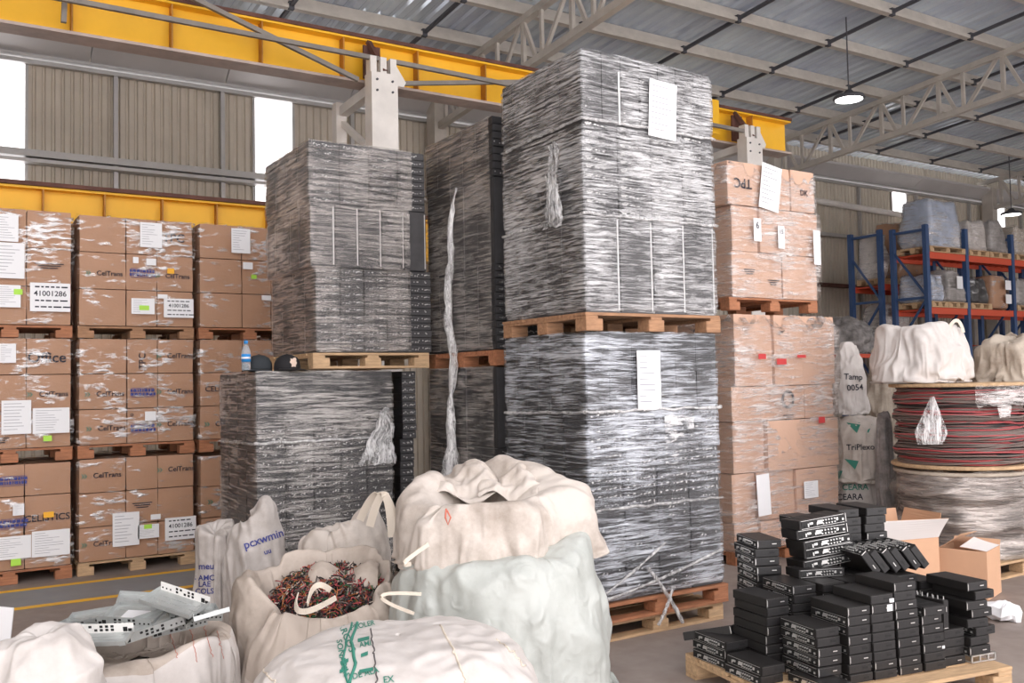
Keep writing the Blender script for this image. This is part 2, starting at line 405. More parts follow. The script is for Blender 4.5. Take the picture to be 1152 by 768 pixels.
# girts, posts, gutter
n = 4
def trim(mb, m, lab=None):
    global n
    o = struct('trim_%d' % n, mb, m, label=lab); n += 1; return o
mb = MB(); mb.box((-9, WALL - .20, 5.07), (14.5, WALL - .04, 5.17)); mb.box((-9, WALL - .24, 4.98), (14.5, WALL - .04, 5.03)); trim(mb, M['girt'], 'galvanised girt running along the wall cladding')
mb = MB(); mb.box((17.5, WALL - .16, 5.1), (34, WALL - .04, 5.18)); trim(mb, M['girt'])
mb = MB(); mb.tube([(17.2, WALL - .14, 5.95), (22.2, WALL - .14, 5.82)], .075, 10); trim(mb, M['whitesteel'], 'thick pale pipe along the far wall')
mb = MB(); mb.box((17.0, WALL - .18, 3.86), (34, WALL - .08, 3.95)); trim(mb, M['rust'])
mb = MB(); mb.box((-9, WALL - .12, 6.44), (34, WALL - .03, 6.50)); mb.box((-9, WALL - .16, 6.53), (34, WALL - .03, 6.57)); trim(mb, M['girt'])
for u in (-1.2, 0.2, 2.455, 4.05, 6.27, 8.6, 10.8, 13., 17.6, 19.85, 22.2, 24.6, 27.2):
    mb = MB(); mb.box((u - .03, WALL - .10, 0), (u + .03, WALL - .02, 6.46)); trim(mb, M['girt'])
us = [-9, -5, -1.9, .1, 2.1, 4.1, 6.2, 8.3, 10.4, 14, 18, 22, 26, 34]
for a, b in zip(us, us[1:]):
    mb = MB(); mb.add([(a, WALL - .1, 6.58), (b - .015, WALL - .1, 6.58), (b - .015, WALL - .42, 6.80), (a, WALL - .42, 6.80), (a, WALL - .42, 6.86), (b - .015, WALL - .42, 6.86), (b - .015, WALL - .1, 6.9), (a, WALL - .1, 6.9)],
                      [(0, 1, 2, 3), (3, 2, 5, 4), (4, 5, 6, 7), (0, 7, 6, 1), (0, 3, 4, 7), (1, 6, 5, 2)]); trim(mb, M['gutter'])

# ------------------------------------------------------------------ roof
def RZ(v): return 7.08 + .078 * (15 - v)
V0 = -.2
mb = MB(); us = []; p = .25; k = int(44 / p)
for i in range(k):
    a = -9 + i * p; us += [(a, 0), (a + p * .45, 0), (a + p * .6, 1), (a + p * .85, 1)]
us.append((-9 + k * p, 0)); vs = []
for u, q in us:
    vs += [(u, V0, RZ(V0) + .22 + .035 * q), (u, 15.3, RZ(15.3) + .22 + .035 * q)]
mb.add(vs, [(2 * i, 2 * i + 1, 2 * i + 3, 2 * i + 2) for i in range(len(us) - 1)])
M['roof'] = mat('roof_sheet', (.76, .84, 1.0), .24, .42, noise_amt=.22, noise_scale=1.3, stretch=(1, .35, 1))
struct('ceiling', mb, M['roof'])
vp = [14.35 - 1.27 * i for i in range(12)]
for v in vp:
    mb = MB(); z = RZ(v)
    mb.box((-9, v - .025, z), (34, v + .025, z + .21)); mb.box((-9, v - .09, z), (34, v - .025, z + .02)); mb.box((-9, v - .09, z + .02), (34, v - .07, z + .06))
    trim(mb, M['steel'], 'cream steel roof purlin')
for i in range(len(vp) - 1):
    for j in range(-4, 14):
        u = 7.8 + 2.175 * j + 1.087
        if u > 33 or u < -8: continue
        mb = MB(); mb.beam((u, vp[i], RZ(vp[i]) + .04), (u, vp[i + 1], RZ(vp[i + 1]) + .04), .05, .05); mb.box((u - .04, vp[i] - .1, RZ(vp[i]) - .02), (u + .04, vp[i] - .03, RZ(vp[i]) + .1)); trim(mb, M['dark'], 'dark sag bar between two purlins')
def truss(u, zoff=0):
    mb = MB()
    def bz(v): return 6.33 + .078 * (14.2 - v) + zoff
    def tz(v): return RZ(v) - .06
    mb.beam((u, 14.6, bz(14.6)), (u, V0, bz(V0)), .11, .11); mb.beam((u, 15.0, tz(15.0)), (u, V0, tz(V0)), .12, .10)
    mb.beam((u, 14.6, bz(14.6)), (u, 15, tz(15) - .3), .1, .1)
    v = 14.35; st = 1.27; i = 0
    while v > V0 + .5:
        mb.beam((u, v, bz(v)), (u, v, tz(v)), .06, .07)
        mb.beam((u, v, tz(v)), (u, v - .36, bz(v - .36)), .05, .06)
        mb.beam((u, v - .5, bz(v - .5)), (u, v - .5, tz(v - .5)), .05, .06)
        mb.beam((u, v - .55, bz(v - .55)), (u, v - 1.2, tz(v - 1.2)), .05, .06)
        v -= st
    o = struct('roof_truss', mb, M['steel'], label='cream lattice roof truss'); return o
for u in (-.9, 7.8, 16.5, 25.2): truss(u)
for u in (7.8, 16.5, 25.2):       # wall columns that carry the trusses
    mb = MB(); mb.box((u - .12, 14.55, 0), (u + .12, 14.85, 6.85)); o = struct('column', mb, M['steel'])

# ------------------------------------------------------------------ crane runway
RV = 10.6
def runway(name, u0, u1, v, z0, h, wf, step, mflange, lab):
    mb = MB()
    mb.box((u0, v - .012, z0 + .02), (u1, v + .012, z0 + h - .02)); mb.box((u0, v - wf / 2, z0 + h - .025), (u1, v + wf / 2, z0 + h), 0)
    mb.box((u0, v - wf / 2, z0 - .002), (u1, v + wf / 2, z0 + .03), 1)
    u = u0 + step * .3
    while u < u1:
        mb.box((u - .008, v - wf / 2 + .01, z0 + .03), (u + .008, v + wf / 2 - .01, z0 + h - .025), 2); u += step
    o = struct(name, mb, [M['yellow'], mflange, M['yellowedge']], label=lab)
    mb = MB(); mb.box((u0, v - .05, z0 + h), (u1, v + .05, z0 + h + .05)); mb.box((u0, v - .17, z0 + h + .001), (u1, v + .17, z0 + h + .045)); mb.build('rail', M['rust'], o)
    return o
M['yellowedge'] = mat('worn_yellow_edge', (.45, .20, .03), .6, noise_amt=.3, noise_scale=3)
M['rustflange'] = mat('weathered_flange', (.50, .40, .35), .6, noise_amt=.3, noise_scale=2)
runway('runway_beam', -9, 12.2, RV, 5.40, .55, .30, 1.0, M['rustflange'], 'deep yellow crane runway beam high along the wall')
runway('runway_beam', -9, 6.5, 11.3, 3.36, .56, .26, .62, M['yellow'], 'lower yellow runway beam behind the cartons')
def crane_column(u):
    mb = MB(); v = 10.1
    mb.box((u - .17, v - .04, 0), (u + .17, v + .16, 5.42)); mb.box((u - .17, v - .01, 5.42), (u - .09, v + .12, 5.62)); mb.box((u - .04, v - .01, 5.42), (u + .04, v + .12, 5.62)); mb.box((u + .09, v - .01, 5.42), (u + .17, v + .12, 5.62))
    mb.box((u - .10, v + 1.25, 0), (u + .04, v + 1.4, 5.40))
    z = 5.15
    for i in range(6):
        a, b = (v + .1, v + 1.3) if i % 2 else (v + 1.3, v + .1)
        mb.beam((u, a, z), (u, b, z - .75), .07, .07); z -= .75
    mb.beam((u, v, 5.33), (u, v + 1.4, 5.28), .12, .12)
    o = struct('column', mb, M['whitesteel'], label='white laced column under the yellow runway beam')
    b2 = MB()
    for z in (5.33, 5.2, 3.9, 4.05):
        for s in (-.1, .1): b2.tube([(u + s, v - .055, z), (u + s, v - .04, z)], .014, 8)
    b2.build('bolt', M['dark'], o)
    b3 = MB(); b3.box((u - .12, RV - .2, 5.44), (u + .1, RV - .17, 5.85)); b3.beam((u - .05, RV - .19, 5.9), (u + .02, v, 5.45), .06, .05); b3.build('beam_bracket', M['rust'], o)
    b4 = MB(); b4.add([(u + .17, v, 5.55), (u + .30, v, 5.36), (u + .27, v, 5.30), (u + .17, v, 5.3), (u + .17, v + .02, 5.55), (u + .30, v + .02, 5.36), (u + .27, v + .02, 5.30), (u + .17, v + .02, 5.3)], [(0, 3, 2, 1), (4, 5, 6, 7), (0, 1, 5, 4), (1, 2, 6, 5), (2, 3, 7, 6), (3, 0, 4, 7)]); b4.build('gusset', M['whitesteel'], o)
for u in (4.65, 10.9): crane_column(u)
mb = MB(); mb.box((10.15, RV - .35, 5.45), (10.35, RV - .33, 5.98)); struct('runway_beam', mb, M['yellow'], label='yellow end plate of the crane runway')
M['girtdark'] = mat('weathered_steel_angle', (.24, .215, .19), .6, noise_amt=.2, noise_scale=4)
# bracing angles that run in front of the runway beam
for a, b, w in (((-4, 10.12, 5.66), (4.6, 10.12, 5.60), .05), ((4.75, 10.12, 5.60), (10.8, 10.12, 5.52), .05), ((1.9, 10.16, 6.08), (4.35, 10.16, 5.32), .05), ((4.9, 10.16, 5.36), (6.9, 10.16, 5.70), .05), ((1.23, 10.3, 6.3), (1.20, 10.3, 5.45), .05)):
    mb = MB(); mb.beam(a, b, w, w); struct('bracing_angle', mb, M['girtdark'], label='thin steel bracing angle in front of the yellow beam')

# pendant lamps
def pendant(x, y, z, top, lab):
    t = thing('pendant_lamp', lab, 'lamp', (x, y, z), 0)
    mb = MB(); mb.lathe([(.0, 0), (.24, 0), (.26, .02), (.24, .06), (.10, .10), (.05, .16), (.0, .16)], 24); mb.build('lamp_shade', M['dark'], t, True)
    mb = MB(); mb.lathe([(0, -.006), (.22, -.006), (.22, .002), (0, .002)], 24); mb.build('diffuser', M['lampon'], t)
    mb = MB(); mb.tube([(0, 0, .15), (0, 0, top - z)], .012, 6); mb.build('cable', M['dark'], t)
pendant(13.03, 9.93, 6.3, RZ(9.93) + .25, 'round lit lamp hanging on a thin cable above the carton tower')
pendant(23.6, 13.2, 5.75, RZ(13.2) + .25, 'round lit lamp near the far end of the wall beyond the racks')
# ------------------------------------------------------------------ pallets
def pallet_parts(parent, w, d, h, m, bottom=True, seed=0, over=0.0, slats=7):
    """deck, blocks and bottom boards; x from 0..w, y 0..d, z 0..h"""
    r = random.Random(seed); mb = MB(); bt = .02
    bw = d / slats * .86
    for i in range(slats):
        y = i * (d - bw) / (slats - 1); j = r.uniform(-.008, .008)
        mb.bevbox((-over + j, y, h - bt), (w + over + j, y + bw, h), .002)
    for x in (0, w / 2 - .05, w - .1): mb.bevbox((x, 0, h - 2 * bt), (x + .1, d, h - bt - .0005), .002)
    dk = mb.build('deck', m, parent)
    blk = MB(); zb = bt if bottom else 0
    first = None
    for x in (0, w / 2 - .07, w - .14):
        for y in (0, d / 2 - .06, d - .12):
            q = MB(); q.bevbox((x, y, zb), (x + .14, y + .12, h - 2 * bt - .0005), .003); q.build('block', m, parent)
    if bottom:
        mb = MB()
        for y in (0, d / 2 - .05, d - .1): mb.bevbox((0, y, 0), (w, y + .1, bt - .0005), .002)
        mb.build('bottom_board', m, parent)

# ------------------------------------------------------------------ boxes as they show in the wrapped black stacks
def specks(mb, w, h, z0, r, mi=1, n=9):
    for k in range(n):
        x = r.uniform(.08, .92) * w
        a = r.uniform(.005, .012); b = r.uniform(.004, .009); z = z0 + h * r.uniform(.35, .65)
        mb.box((x - a / 2, -.003, z - b / 2), (x + a / 2, .0, z + b / 2), mi)
_wb = {}
def wrapped_box_mesh(w, d, h, var):
    k = (round(w, 4), round(d, 4), round(h, 4), var)
    if k not in _wb:
        r = random.Random(hash(k) % 1000); mb = MB(); mb.bevbox((.001, .001, .0005), (w - .001, d - .001, h - .0012), min(.004, h * .08))
        mb.box((.006, -.0015, .005), (w - .006, .004, h - .006), 2)
        if var in (1, 2): specks(mb, w, h, 0, r, 1, 12 if var == 1 else 5)
        if var == 3: mb.box((w - .02, -.004, .02), (w - .012, 0, h - .02), 1)
        _wb[k] = mb.mesh('set_top_box', [M['stbw'], M['silver'], M['stbw2']])
    return _wb[k]

def black_stack(name, lab, u0, v0, w, d, tiers, pal=None, film=None, filmcut=None, grp=None, seed=1, extra=None, filmmat='film_t', bands=(), cat='wrapped stack', filmn=(30, 26, 60), puff=.013):
    """tiers: (z0, z1, kind, front columns, layers, side columns, dx, dy, speck); x runs along the wall, y away"""
    t = thing(name, lab, cat, (u0, v0, 0), 0, grp); r = random.Random(seed)
    zlo = tiers[0][0]; zhi = tiers[-1][1]
    if pal:
        z0, z1, pm, ov = pal; p = bpy.data.objects.new('wooden_pallet', None); COL.objects.link(p); p.parent = t; p.location = (-ov, -ov, z0)
        pallet_parts(p, w + 2 * ov, d + 2 * ov, z1 - z0, pm, z0 < 1.9, seed)
    core = MB(); nb = 0
    for (z0, z1, nc, nl, ns, dx, dy, sp) in tiers:
        cw = w / nc; lh = (z1 - z0) / nl; fd = .26; sw = (d - fd) / ns
        for l in range(nl):
            for c in range(nc):
                if nb >= 98: core.bevbox((c * cw + dx, dy, z0 + l * lh), (c * cw + cw + dx, fd + dy, z0 + l * lh + lh - .001), .002); continue
                var = (1 if r.random() < .8 else 2) if sp == 1 else (3 if sp == 2 else (2 if r.random() < .3 else 0))
                link('set_top_box', wrapped_box_mesh(cw, fd, lh, var), t, (c * cw + dx + r.uniform(-.003, .003), dy + r.uniform(-.003, .004), z0 + l * lh)); nb += 1
            for s in range(ns):
                y = fd + s * sw
                core.bevbox((dx + r.uniform(-.004, .004), y + dy + .001, z0 + l * lh + .0005), (cw + dx, y + sw + dy - .001, z0 + l * lh + lh - .0015), .003)
        core.box((cw + dx, fd + dy, z0), (w + dx - .005, d + dy, z1 - .002))
    c = core.build('set_top_box_core', M['stbw'], t); c['kind'] = 'stuff'
    c.name = 'packed_set_top_boxes'
    if film is not False:
        def fn(x, y, z):
            zz = z + zlo; o = [0, 0]
            for (z0, z1, nc, nl, ns, dx, dy, sp) in tiers:
                if z0 - .02 <= zz < z1 + .02: o = [dx, dy]
            edge = min(abs(zz - z) for z in [q[0] for q in tiers] + [zhi])
            cin = -.012 * math.exp(-(edge / .03) ** 2)
            nn = .0035 * fbm((x * 2.5 + seed, y * 2.5, zz * 12)) + .0015 * fbm((x * 9, y * 9, zz * 40 + seed))
            k = cin + nn
            return (o[0] + (k if x > w / 2 - .05 else -k if x < -w / 2 + .05 else 0), o[1] + (k if y > d / 2 - .05 else -k if y < -d / 2 + .05 else 0), .004 * fbm((x * 5, y * 5, seed)) if z > zhi - zlo - .05 else 0)
        fm = soft_box(w + 2 * puff, d + 2 * puff, zhi - zlo + puff, filmn, .012, fn, (False, True))
        fm.v = [(x + w / 2, y + d / 2, z + zlo) for x, y, z in fm.v]
        if filmcut:
            keep = [i for i, f in enumerate(fm.f) if not filmcut(*[sum(fm.v[j][k] for j in f) / len(f) for k in range(3)])]
            fm.f = [fm.f[i] for i in keep]; fm.m = [0] * len(fm.f)
        fm.build('stretch_film', M[filmmat], t, True)
    for (bz, bx0, bx1, by1) in bands:      # bunched film running round the stack
        q = MB(); pts = []
        e = puff + .006
        for k in range(24): pts.append((-e, by1 + (-e - by1) * k / 23, bz + .012 * fbm((k * .4, bz, 3)) - .02 * (by1 > .3) * (1 - k / 23)))
        for k in range(28): pts.append((bx0 - e + (bx1 + 2 * e) * k / 27, -e, bz + .010 * fbm((k * .4, bz, 9))))
        q.tube(pts, lambda a: .011 + .006 * noise.noise((a * 30, bz, 1)), 6); q.build('bunched_film', M['film_w'], t, True)
    if extra: extra(t)
    return t

def sheet(parent, name, o, w, h, lines=True, ax=(1, 0, 0), ay=(0, 0, 1), rot=0, head=None, big=None):
    """white paper label with its print"""
    ax = Vector(ax); ay = Vector(ay); c, s = math.cos(rot), math.sin(rot); ax, ay = ax * c + ay * s, ay * c - ax * s
    mb = MB(); put_quad(mb, o, ax, ay, w, h); p = mb.build(name, M['paper'], parent)
    q = MB(); n_ = ax.cross(ay); o = Vector(o) + n_ * .0022; r = random.Random(int(o.x * 977 + o.z * 613))
    if big:
        put_text(q, big, o + ay * h * .12, ax, ay, h * .26)
        for yy in (.36, -.12, -.34):
            x = -.38
            while x < .36:
                l = r.uniform(.06, .2); put_quad(q, o + ax * (w * (x + l / 2)) + ay * (h * yy), ax, ay, w * l, h * .05, 0, .0004); x += l + .04
        q.build('printed_text', M['ink'], p)
    elif lines:
        for k in range(9):
            yy = .40 - k * .095; l = r.uniform(.25, .75)
            put_quad(q, o + ax * (w * (-.42 + l / 2)) + ay * (h * yy), ax, ay, w * l, h * .012, 0, .0004)
        q.build('printed_text', M['inkgrey'], p)
    return p

# ---- the tall tower by the carton tower
def ex_up(t):
    sheet(t, 'paper_label', (.685, -.024, 3.575), .25, .40, True, rot=-.06)
    mb = MB(); put_quad(mb, (.30, -.022, 3.60), (1, 0, 0), (0, 0, 1), .012, .36); mb.build('white_strap', M['silver'], t)
TW = dict(w=1.17, d=.99)
black_stack('wrapped_pallet_load', 'tallest film-wrapped stack of black boxes, upper load, on a pallet under the roof', 3.665, 4.87, 1.165, .98,
    [(2.15, 2.80, 4, 1, 4, 0, 0, 2), (2.80, 3.43, 4, 11, 3, -.003, -.003, 1), (3.43, 3.90, 7, 2, 5, .004, .004, 0)], pal=(2.03, 2.15, M['wood'], .02), seed=3, extra=ex_up,
    bands=((3.43, 0, 1.165, .98), (2.80, 0, 1.165, .98)))
def ex_lo(t):
    sheet(t, 'paper_label', (.515, -.026, 1.70), .205, .40)
    put = MB(); put_quad(put, (.78, -.024, 1.25), (1, 0, 0), (0, 0, 1), .27, .42); put.build('plastic_sheet', M['film_c'], t)
    for pts, r_ in ((((.05, -.03, .30), (.35, -.045, .45), (.62, -.03, .60)), .010), (((.05, -.04, .28), (.6, -.05, .36), (1.15, -.03, .5)), .012), (((.45, -.04, .45), (.62, -.06, .25), (.70, -.09, .06)), .02), (((.66, -.05, .3), (.56, -.09, .16), (.50, -.07, .07)), .014)):
        q = MB(); P = [Vector(p) for p in pts]; L = []
        for k in range(13):
            a = k / 12; L.append(P[0] * (1 - a) ** 2 + P[1] * 2 * a * (1 - a) + P[2] * a * a)
        q.tube(L, lambda a: r_ * (.6 + .8 * abs(noise.noise((a * 9, r_ * 100, 2)))), 6); q.build('bunched_film', M['film_w'], t, True)
black_stack('wrapped_pallet_load', 'film-wrapped black box stack standing directly under the tallest one', 3.655, 4.88, 1.165, .98,
    [(.255, .86, 4, 11, 3, .004, 0, 0), (.86, 1.50, 4, 12, 3, -.002, 0, 1), (1.50, 2.02, 6, 2, 5, 0, 0, 0)], pal=(.125, .25, M['wood3'], .03), seed=5, extra=ex_lo,
    bands=((1.50, 0, 1.165, .98), (.86, 0, 1.165, .98)), filmmat='film_t2')
pt = thing('wooden_pallet', 'weathered wooden pallet on the floor beneath the tall black tower', 'pallet', (3.66, 4.88, 0))
pallet_parts(pt, 1.165, 1.0, .122, M['wood2'], True, 8)

# ---- the middle stack with dark unwrapped end
black_stack('wrapped_pallet_load', 'upper silvery wrapped stack of black boxes beside the white column', 2.59, 7.0, 1.02, 1.08,
    [(1.97, 2.65, 5, 11, 3, .04, .03, 1), (2.65, 3.15, 5, 1, 4, -.01, 0, 2), (3.15, 3.65, 4, 8, 3, -.02, 0, 1)], pal=(1.84, 1.965, M['wood2'], .0), seed=11,
    filmcut=lambda x, y, z: (y < .2 and x > .86 and z > 0) or (x > 1.0), filmmat='film_side')
black_stack('wrapped_pallet_load', 'lower wrapped stack of black boxes carrying the bottle and the caps', 2.14, 7.0, 1.12, 1.0,
    [(.14, .66, 5, 8, 2, 0, 0, 1), (.66, 1.28, 5, 10, 3, 0, 0, 1), (1.28, 1.815, 5, 9, 3, 0, 0, 1)], pal=(0, .135, M['wood2'], .0), seed=13, filmmat='film_rows',
    bands=((1.28, 0, 1.10, .98),))
black_stack('box_column', 'narrow column of black boxes in the dark gap beside the lower stack', 3.385, 7.12, .13, .6,
    [(.14, 1.25, 1, 18, 2, 0, 0, 1), (1.25, 1.815, 1, 9, 2, 0.01, -.03, 1)], film=False, seed=17, cat='box column')
# ---- the stack between the middle one and the tower
black_stack('wrapped_pallet_load', 'upper wrapped stack standing between the column and the tallest black tower', 3.72, 6.10, 1.1, 1.12,
    [(1.96, 2.62, 5, 12, 4, 0, 0, 1), (2.62, 3.30, 5, 1, 4, 0.01, .01, 2), (3.30, 3.77, 5, 8, 4, 0, 0, 0)], pal=(1.835, 1.955, M['wood3'], .0), seed=19,
    filmcut=lambda x, y, z: y < .03 or x > .9, filmmat='film_side', bands=())
black_stack('wrapped_pallet_load', 'lower wrapped stack with the twist of film hanging down its side', 3.72, 6.10, 1.1, 1.12,
    [(.14, .7, 5, 8, 4, 0, 0, 1), (.7, 1.2, 5, 8, 4, 0, 0, 1), (1.2, 1.825, 3, 1, 4, 0, 0, 0)], pal=(0, .135, M['wood2'], .0), seed=23,
    filmcut=lambda x, y, z: y < .03 or x > .9, filmmat='film_side')
# hanging twist of film (loose, top-level)
q = MB(); pts = []
for k in range(40):
    a = k / 39; z = 3.3 - a * 2.35; pts.append((3.685 - .02 * a - .03 * abs(math.sin(a * 5)), 6.62 + .10 * a + .09 * math.sin(a * 4.0) * (1 - a) + .02 * math.sin(a * 19), z))
q.tube(pts, lambda a: (.008 + .036 * abs(math.sin(a * 3.6)) * (.5 + .5 * a) + .055 * max(0, a - .72) / .28) * (1 + .4 * noise.noise((a * 26, 0, 0))), 14)
q.v = [(x + .018 * noise.noise((x * 30, y * 30, z * 9)), y + .022 * noise.noise((x * 30, y * 30, z * 9 + 40)), z) for x, y, z in q.v]
tag(q.build('hanging_film', M['film_w'], None, True), 'long twist of clear film hanging down beside the tall black tower', 'film')
def loose_film(name, o, ax, ay, w, h, seed, lab, m='film_w', nu=14, nv=20, taper=.5):
    q = MB(); o = Vector(o); ax = Vector(ax); ay = Vector(ay); nn = ax.cross(ay)
    for j in range(nv + 1):
        for i in range(nu + 1):
            a = i / nu - .5; b = j / nv
            ww = w * (taper + (1 - taper) * b)
            p = o + ax * (a * ww + w * .25 * (1 - b) + .03 * fbm((b * 4, seed, 1))) - ay * (h * b + .04 * fbm((a * 6, seed, 2))) + nn * (.03 + .03 * fbm((a * 9, b * 3, seed)) + .02 * math.sin(a * 30 + b * 2))
            q.v.append(tuple(p))
    for j in range(nv):
        for i in range(nu): q.f.append((j * (nu + 1) + i, j * (nu + 1) + i + 1, (j + 1) * (nu + 1) + i + 1, (j + 1) * (nu + 1) + i)); q.m.append(0)
    return tag(q.build(name, M[m], None, True), lab, 'film')
loose_film('torn_film', (3.10, 6.965, 1.52), (1, 0, 0), (0, 0, 1), .34, .45, 4, 'torn net of clear film hanging on the lower middle stack', taper=.1)
loose_film('torn_film', (3.63, 5.15, 3.30), (0, -1, 0), (0, 0, 1), .16, .55, 7, 'torn strip of film on the side of the tallest black tower', taper=.5)
# ------------------------------------------------------------------ cartons
_cm = {}
def carton_mesh(w, d, h, m, seed, bulge=.005):
    def fn(x, y, z):
        a = 1 - (2 * x / w) ** 2; b = 1 - (2 * y / d) ** 2; c = 1 - (2 * z / h - 1) ** 2
        dn = .006 * fbm((x * 4 + seed, y * 4, z * 4), 2)
        ex = math.copysign(1, x) * (bulge * max(0, b * c) + dn) if abs(x) > w / 2 - .03 else 0
        ey = math.copysign(1, y) * (bulge * max(0, a * c) + dn) if abs(y) > d / 2 - .03 else 0
        ez = -.010 * max(0, a * b) * (1 if z > h - .02 else 0)
        return (ex, ey, ez)
    mb = soft_box(w - .004, d - .004, h - .003, (7, 5, 6), .008, fn)
    mb.v = [(x + w / 2, y + d / 2, z) for x, y, z in mb.v]
    # the slit between the closing flaps and the tape over it
    mb.box((.004, d / 2 - .025, h - .004), (w - .004, d / 2 + .025, h - .002), 1)
    return mb.mesh('carton', [m, M['tape']], 'sharp')

def arrow_logo(q, o, ax, ay, s):
    o = Vector(o)
    for dx in (0, .055):
        p = [(-.04, .05), (-.02, .05), (.025, 0), (-.02, -.05), (-.04, -.05), (0, 0)]
        b = [o + ax * ((x + dx) * s * 8) + ay * (y * s * 8) for x, y in p]
        q.add(b, [(0, 1, 2, 5), (5, 2, 3, 4)], 1)
def pr(q, kind, cx, cz, s, y=-.0150, ax=Vector((1, 0, 0)), ay=Vector((0, 0, 1))):
    o = Vector((cx, y, cz))
    if kind == 'celtrans':
        arrow_logo(q, o - ax * s * 2.55, ax, ay, s * .8); put_text(q, 'CelTrans', o + ax * s * .6, ax, ay, s)
    elif kind == 'bars':
        rr = random.Random(int(cx * 991 + cz * 57))
        for k in range(2):
            x = -.11
            while x < .10:
                l = rr.choice((.012, .02, .03)); put_quad(q, o + ax * (x + l / 2) + ay * (.018 - .036 * k), ax, ay, l, .028, 2, .0004); x += l + .006
        put_quad(q, o - ay * .043, ax, ay, .21, .004, 2, .0004); put_quad(q, o + ay * .04, ax, ay, .2, .004, 2, .0004)
    elif kind == 'tpcv': put_text(q, 'TPC', o, ay, -ax, s)
    elif kind == 'tpcu': put_text(q, 'TPC', o, -ax, -ay, s)
    elif kind == 'globe':
        put_text(q, 'O', o, ax, ay, s * 2.4)
    elif kind == 'lines':
        for k in range(3): put_quad(q, o - ay * .02 * k, ax, ay, s * (3 - k * .6), .009, 0, .0004)
    else: put_text(q, kind, o, ax, ay, s)

def carton_load(lab, u0, v0, w, d, z0, z1, rows, cols, prints=(), labels=(), pal=None, seed=0, board='card', filmm='film_c', jit=.006, grp=None, fpuff=.026, stick=(), depth2=True, shifts=None, ragged=.0):
    t = thing('wrapped_carton_load', lab, 'wrapped carton load', (u0, v0, 0), 0, grp); r = random.Random(seed)
    if pal:
        p = bpy.data.objects.new('wooden_pallet', None); COL.objects.link(p); p.parent = t; p.location = (-.01, 0, pal[0])
        pallet_parts(p, w + .02, d, pal[1] - pal[0], pal[2], False, seed)
    hs = [q * (z1 - z0) / sum(rows) for q in rows]; z = z1; cells = {}
    for i, h in enumerate(hs):
        z -= h; cc = cols[i] if isinstance(cols[0], (list, tuple)) else cols
        ws = [q * w / sum(cc) for q in cc]; x = 0
        sh = shifts[i] if shifts else 0
        for j, cw in enumerate(ws):
            dj = r.uniform(-jit, jit)
            o = link('carton', carton_mesh(cw, d / 2, h, M[board], seed * 31 + i * 7 + j), t, (x + sh, dj, z))
            cells[(i, j)] = (o, x + sh, z, cw, h, dj); x += cw
            if depth2: link('carton', o.data, t, (o.location.x, d / 2 + .002, z))
    for (i, j, kind, fx, fz, s) in prints:
        o, x, zz, cw, h, dj = cells[(i, j)]
        q = MB(); pr(q, kind, cw * fx, h * fz, s)
        q.build('printed_logo', [M['ink'], M['inkgreen'], M['inkblue']] if kind != 'red' else M['inkred'], o)
    e = fpuff
    def fn(x, y, zz):
        k = .007 * fbm((x * 2.2 + seed, y * 2.2, zz * 3.0)) + .004 * fbm((x * 7, y * 7 + seed, zz * 18))
        i = 0; zc = z1
        kk = 0
        for h in hs:
            zc -= h; kk = max(kk, math.exp(-((zz + z0 - zc) / .035) ** 2))
        k -= .008 * kk
        sh = 0
        if shifts:
            zc = z1
            for q_, h in enumerate(hs):
                if zz + z0 <= zc + .01: sh = shifts[q_]
                zc -= h
        ed = ragged * max(0, zz + z0 - (z1 - .12)) / .12 * abs(fbm((x * 5, y * 5, seed)))
        return ((k if x > w / 2 - .05 else -k if x < -w / 2 + .05 else 0) + sh, k if y > d / 2 - .05 else -k if y < -d / 2 + .05 else 0, -ed * 1.0 + (.012 * fbm((x * 4, y * 4, seed)) if zz > z1 - z0 - .03 else 0))
    fm = soft_box(w + 2 * e, d + 2 * e, z1 - z0 + .022, (22, 16, 26), .02, fn, (False, True))
    fm.v = [(x + w / 2, y + d / 2, zz + z0 - .012) for x, y, zz in fm.v]
    fm.build('stretch_film', M[filmm], t, True)
    for L in labels:
        fx, fz, lw, lh = L[:4]; kw = L[4] if len(L) > 4 else {}
        sheet(t, 'paper_label', (fx, -e - .016, fz), lw, lh, **kw)
    for (fx, fz, lw, lh, m) in stick:
        q = MB(); put_quad(q, (fx, -e - .02, fz), (1, 0, 0), (0, 0, 1), lw, lh); q.build('round_sticker' if False else 'sticker', M[m], t)
    return t
BIG = dict(big='41001286')
V9 = 9.45; ZT = (.125, 1.07, 1.20, 2.19, 2.31, 3.33); PL = ((.0, .12), (1.075, 1.195), (2.195, 2.305))
# carton column cut by the frame edge
X = .17; Wc = 1.0
def rel(u): return u - X
carton_load('carton load of the column at the picture edge, on top of its stack', X, V9, Wc, .98, ZT[4], ZT[5] + .03, (1, 1, 1), (.33, .30, .37),
    [(1, 2, 'lines', .5, .6, .08)], [(rel(.65), 3.17, .16, .24), (rel(.67), 2.88, .22, .32), (rel(.99), 2.56, .33, .26, BIG), (rel(.66), 2.56, .18, .2)], (PL[2][0], PL[2][1], M['wood3']), 41, stick=((rel(.73), 2.60, .07, .05, 'sticker'),), ragged=.1)
carton_load('carton load with large faded office lettering, middle of the stack cut by the frame', X, V9, Wc, .98, ZT[2], ZT[3], (1, 1, 1), (.33, .30, .37),
    [(0, 2, 'Office', .45, .45, .13), (1, 2, 'celtrans', .5, .45, .065), (2, 1, 'lines', .3, .3, .05)], [(rel(.65), 2.05, .13, .17), (rel(.72), 1.48, .235, .30), (rel(1.0), 1.44, .30, .23, {})], (PL[1][0], PL[1][1], M['wood3']), 42, stick=((rel(.97), 1.28, .07, .05, 'sticker'),))
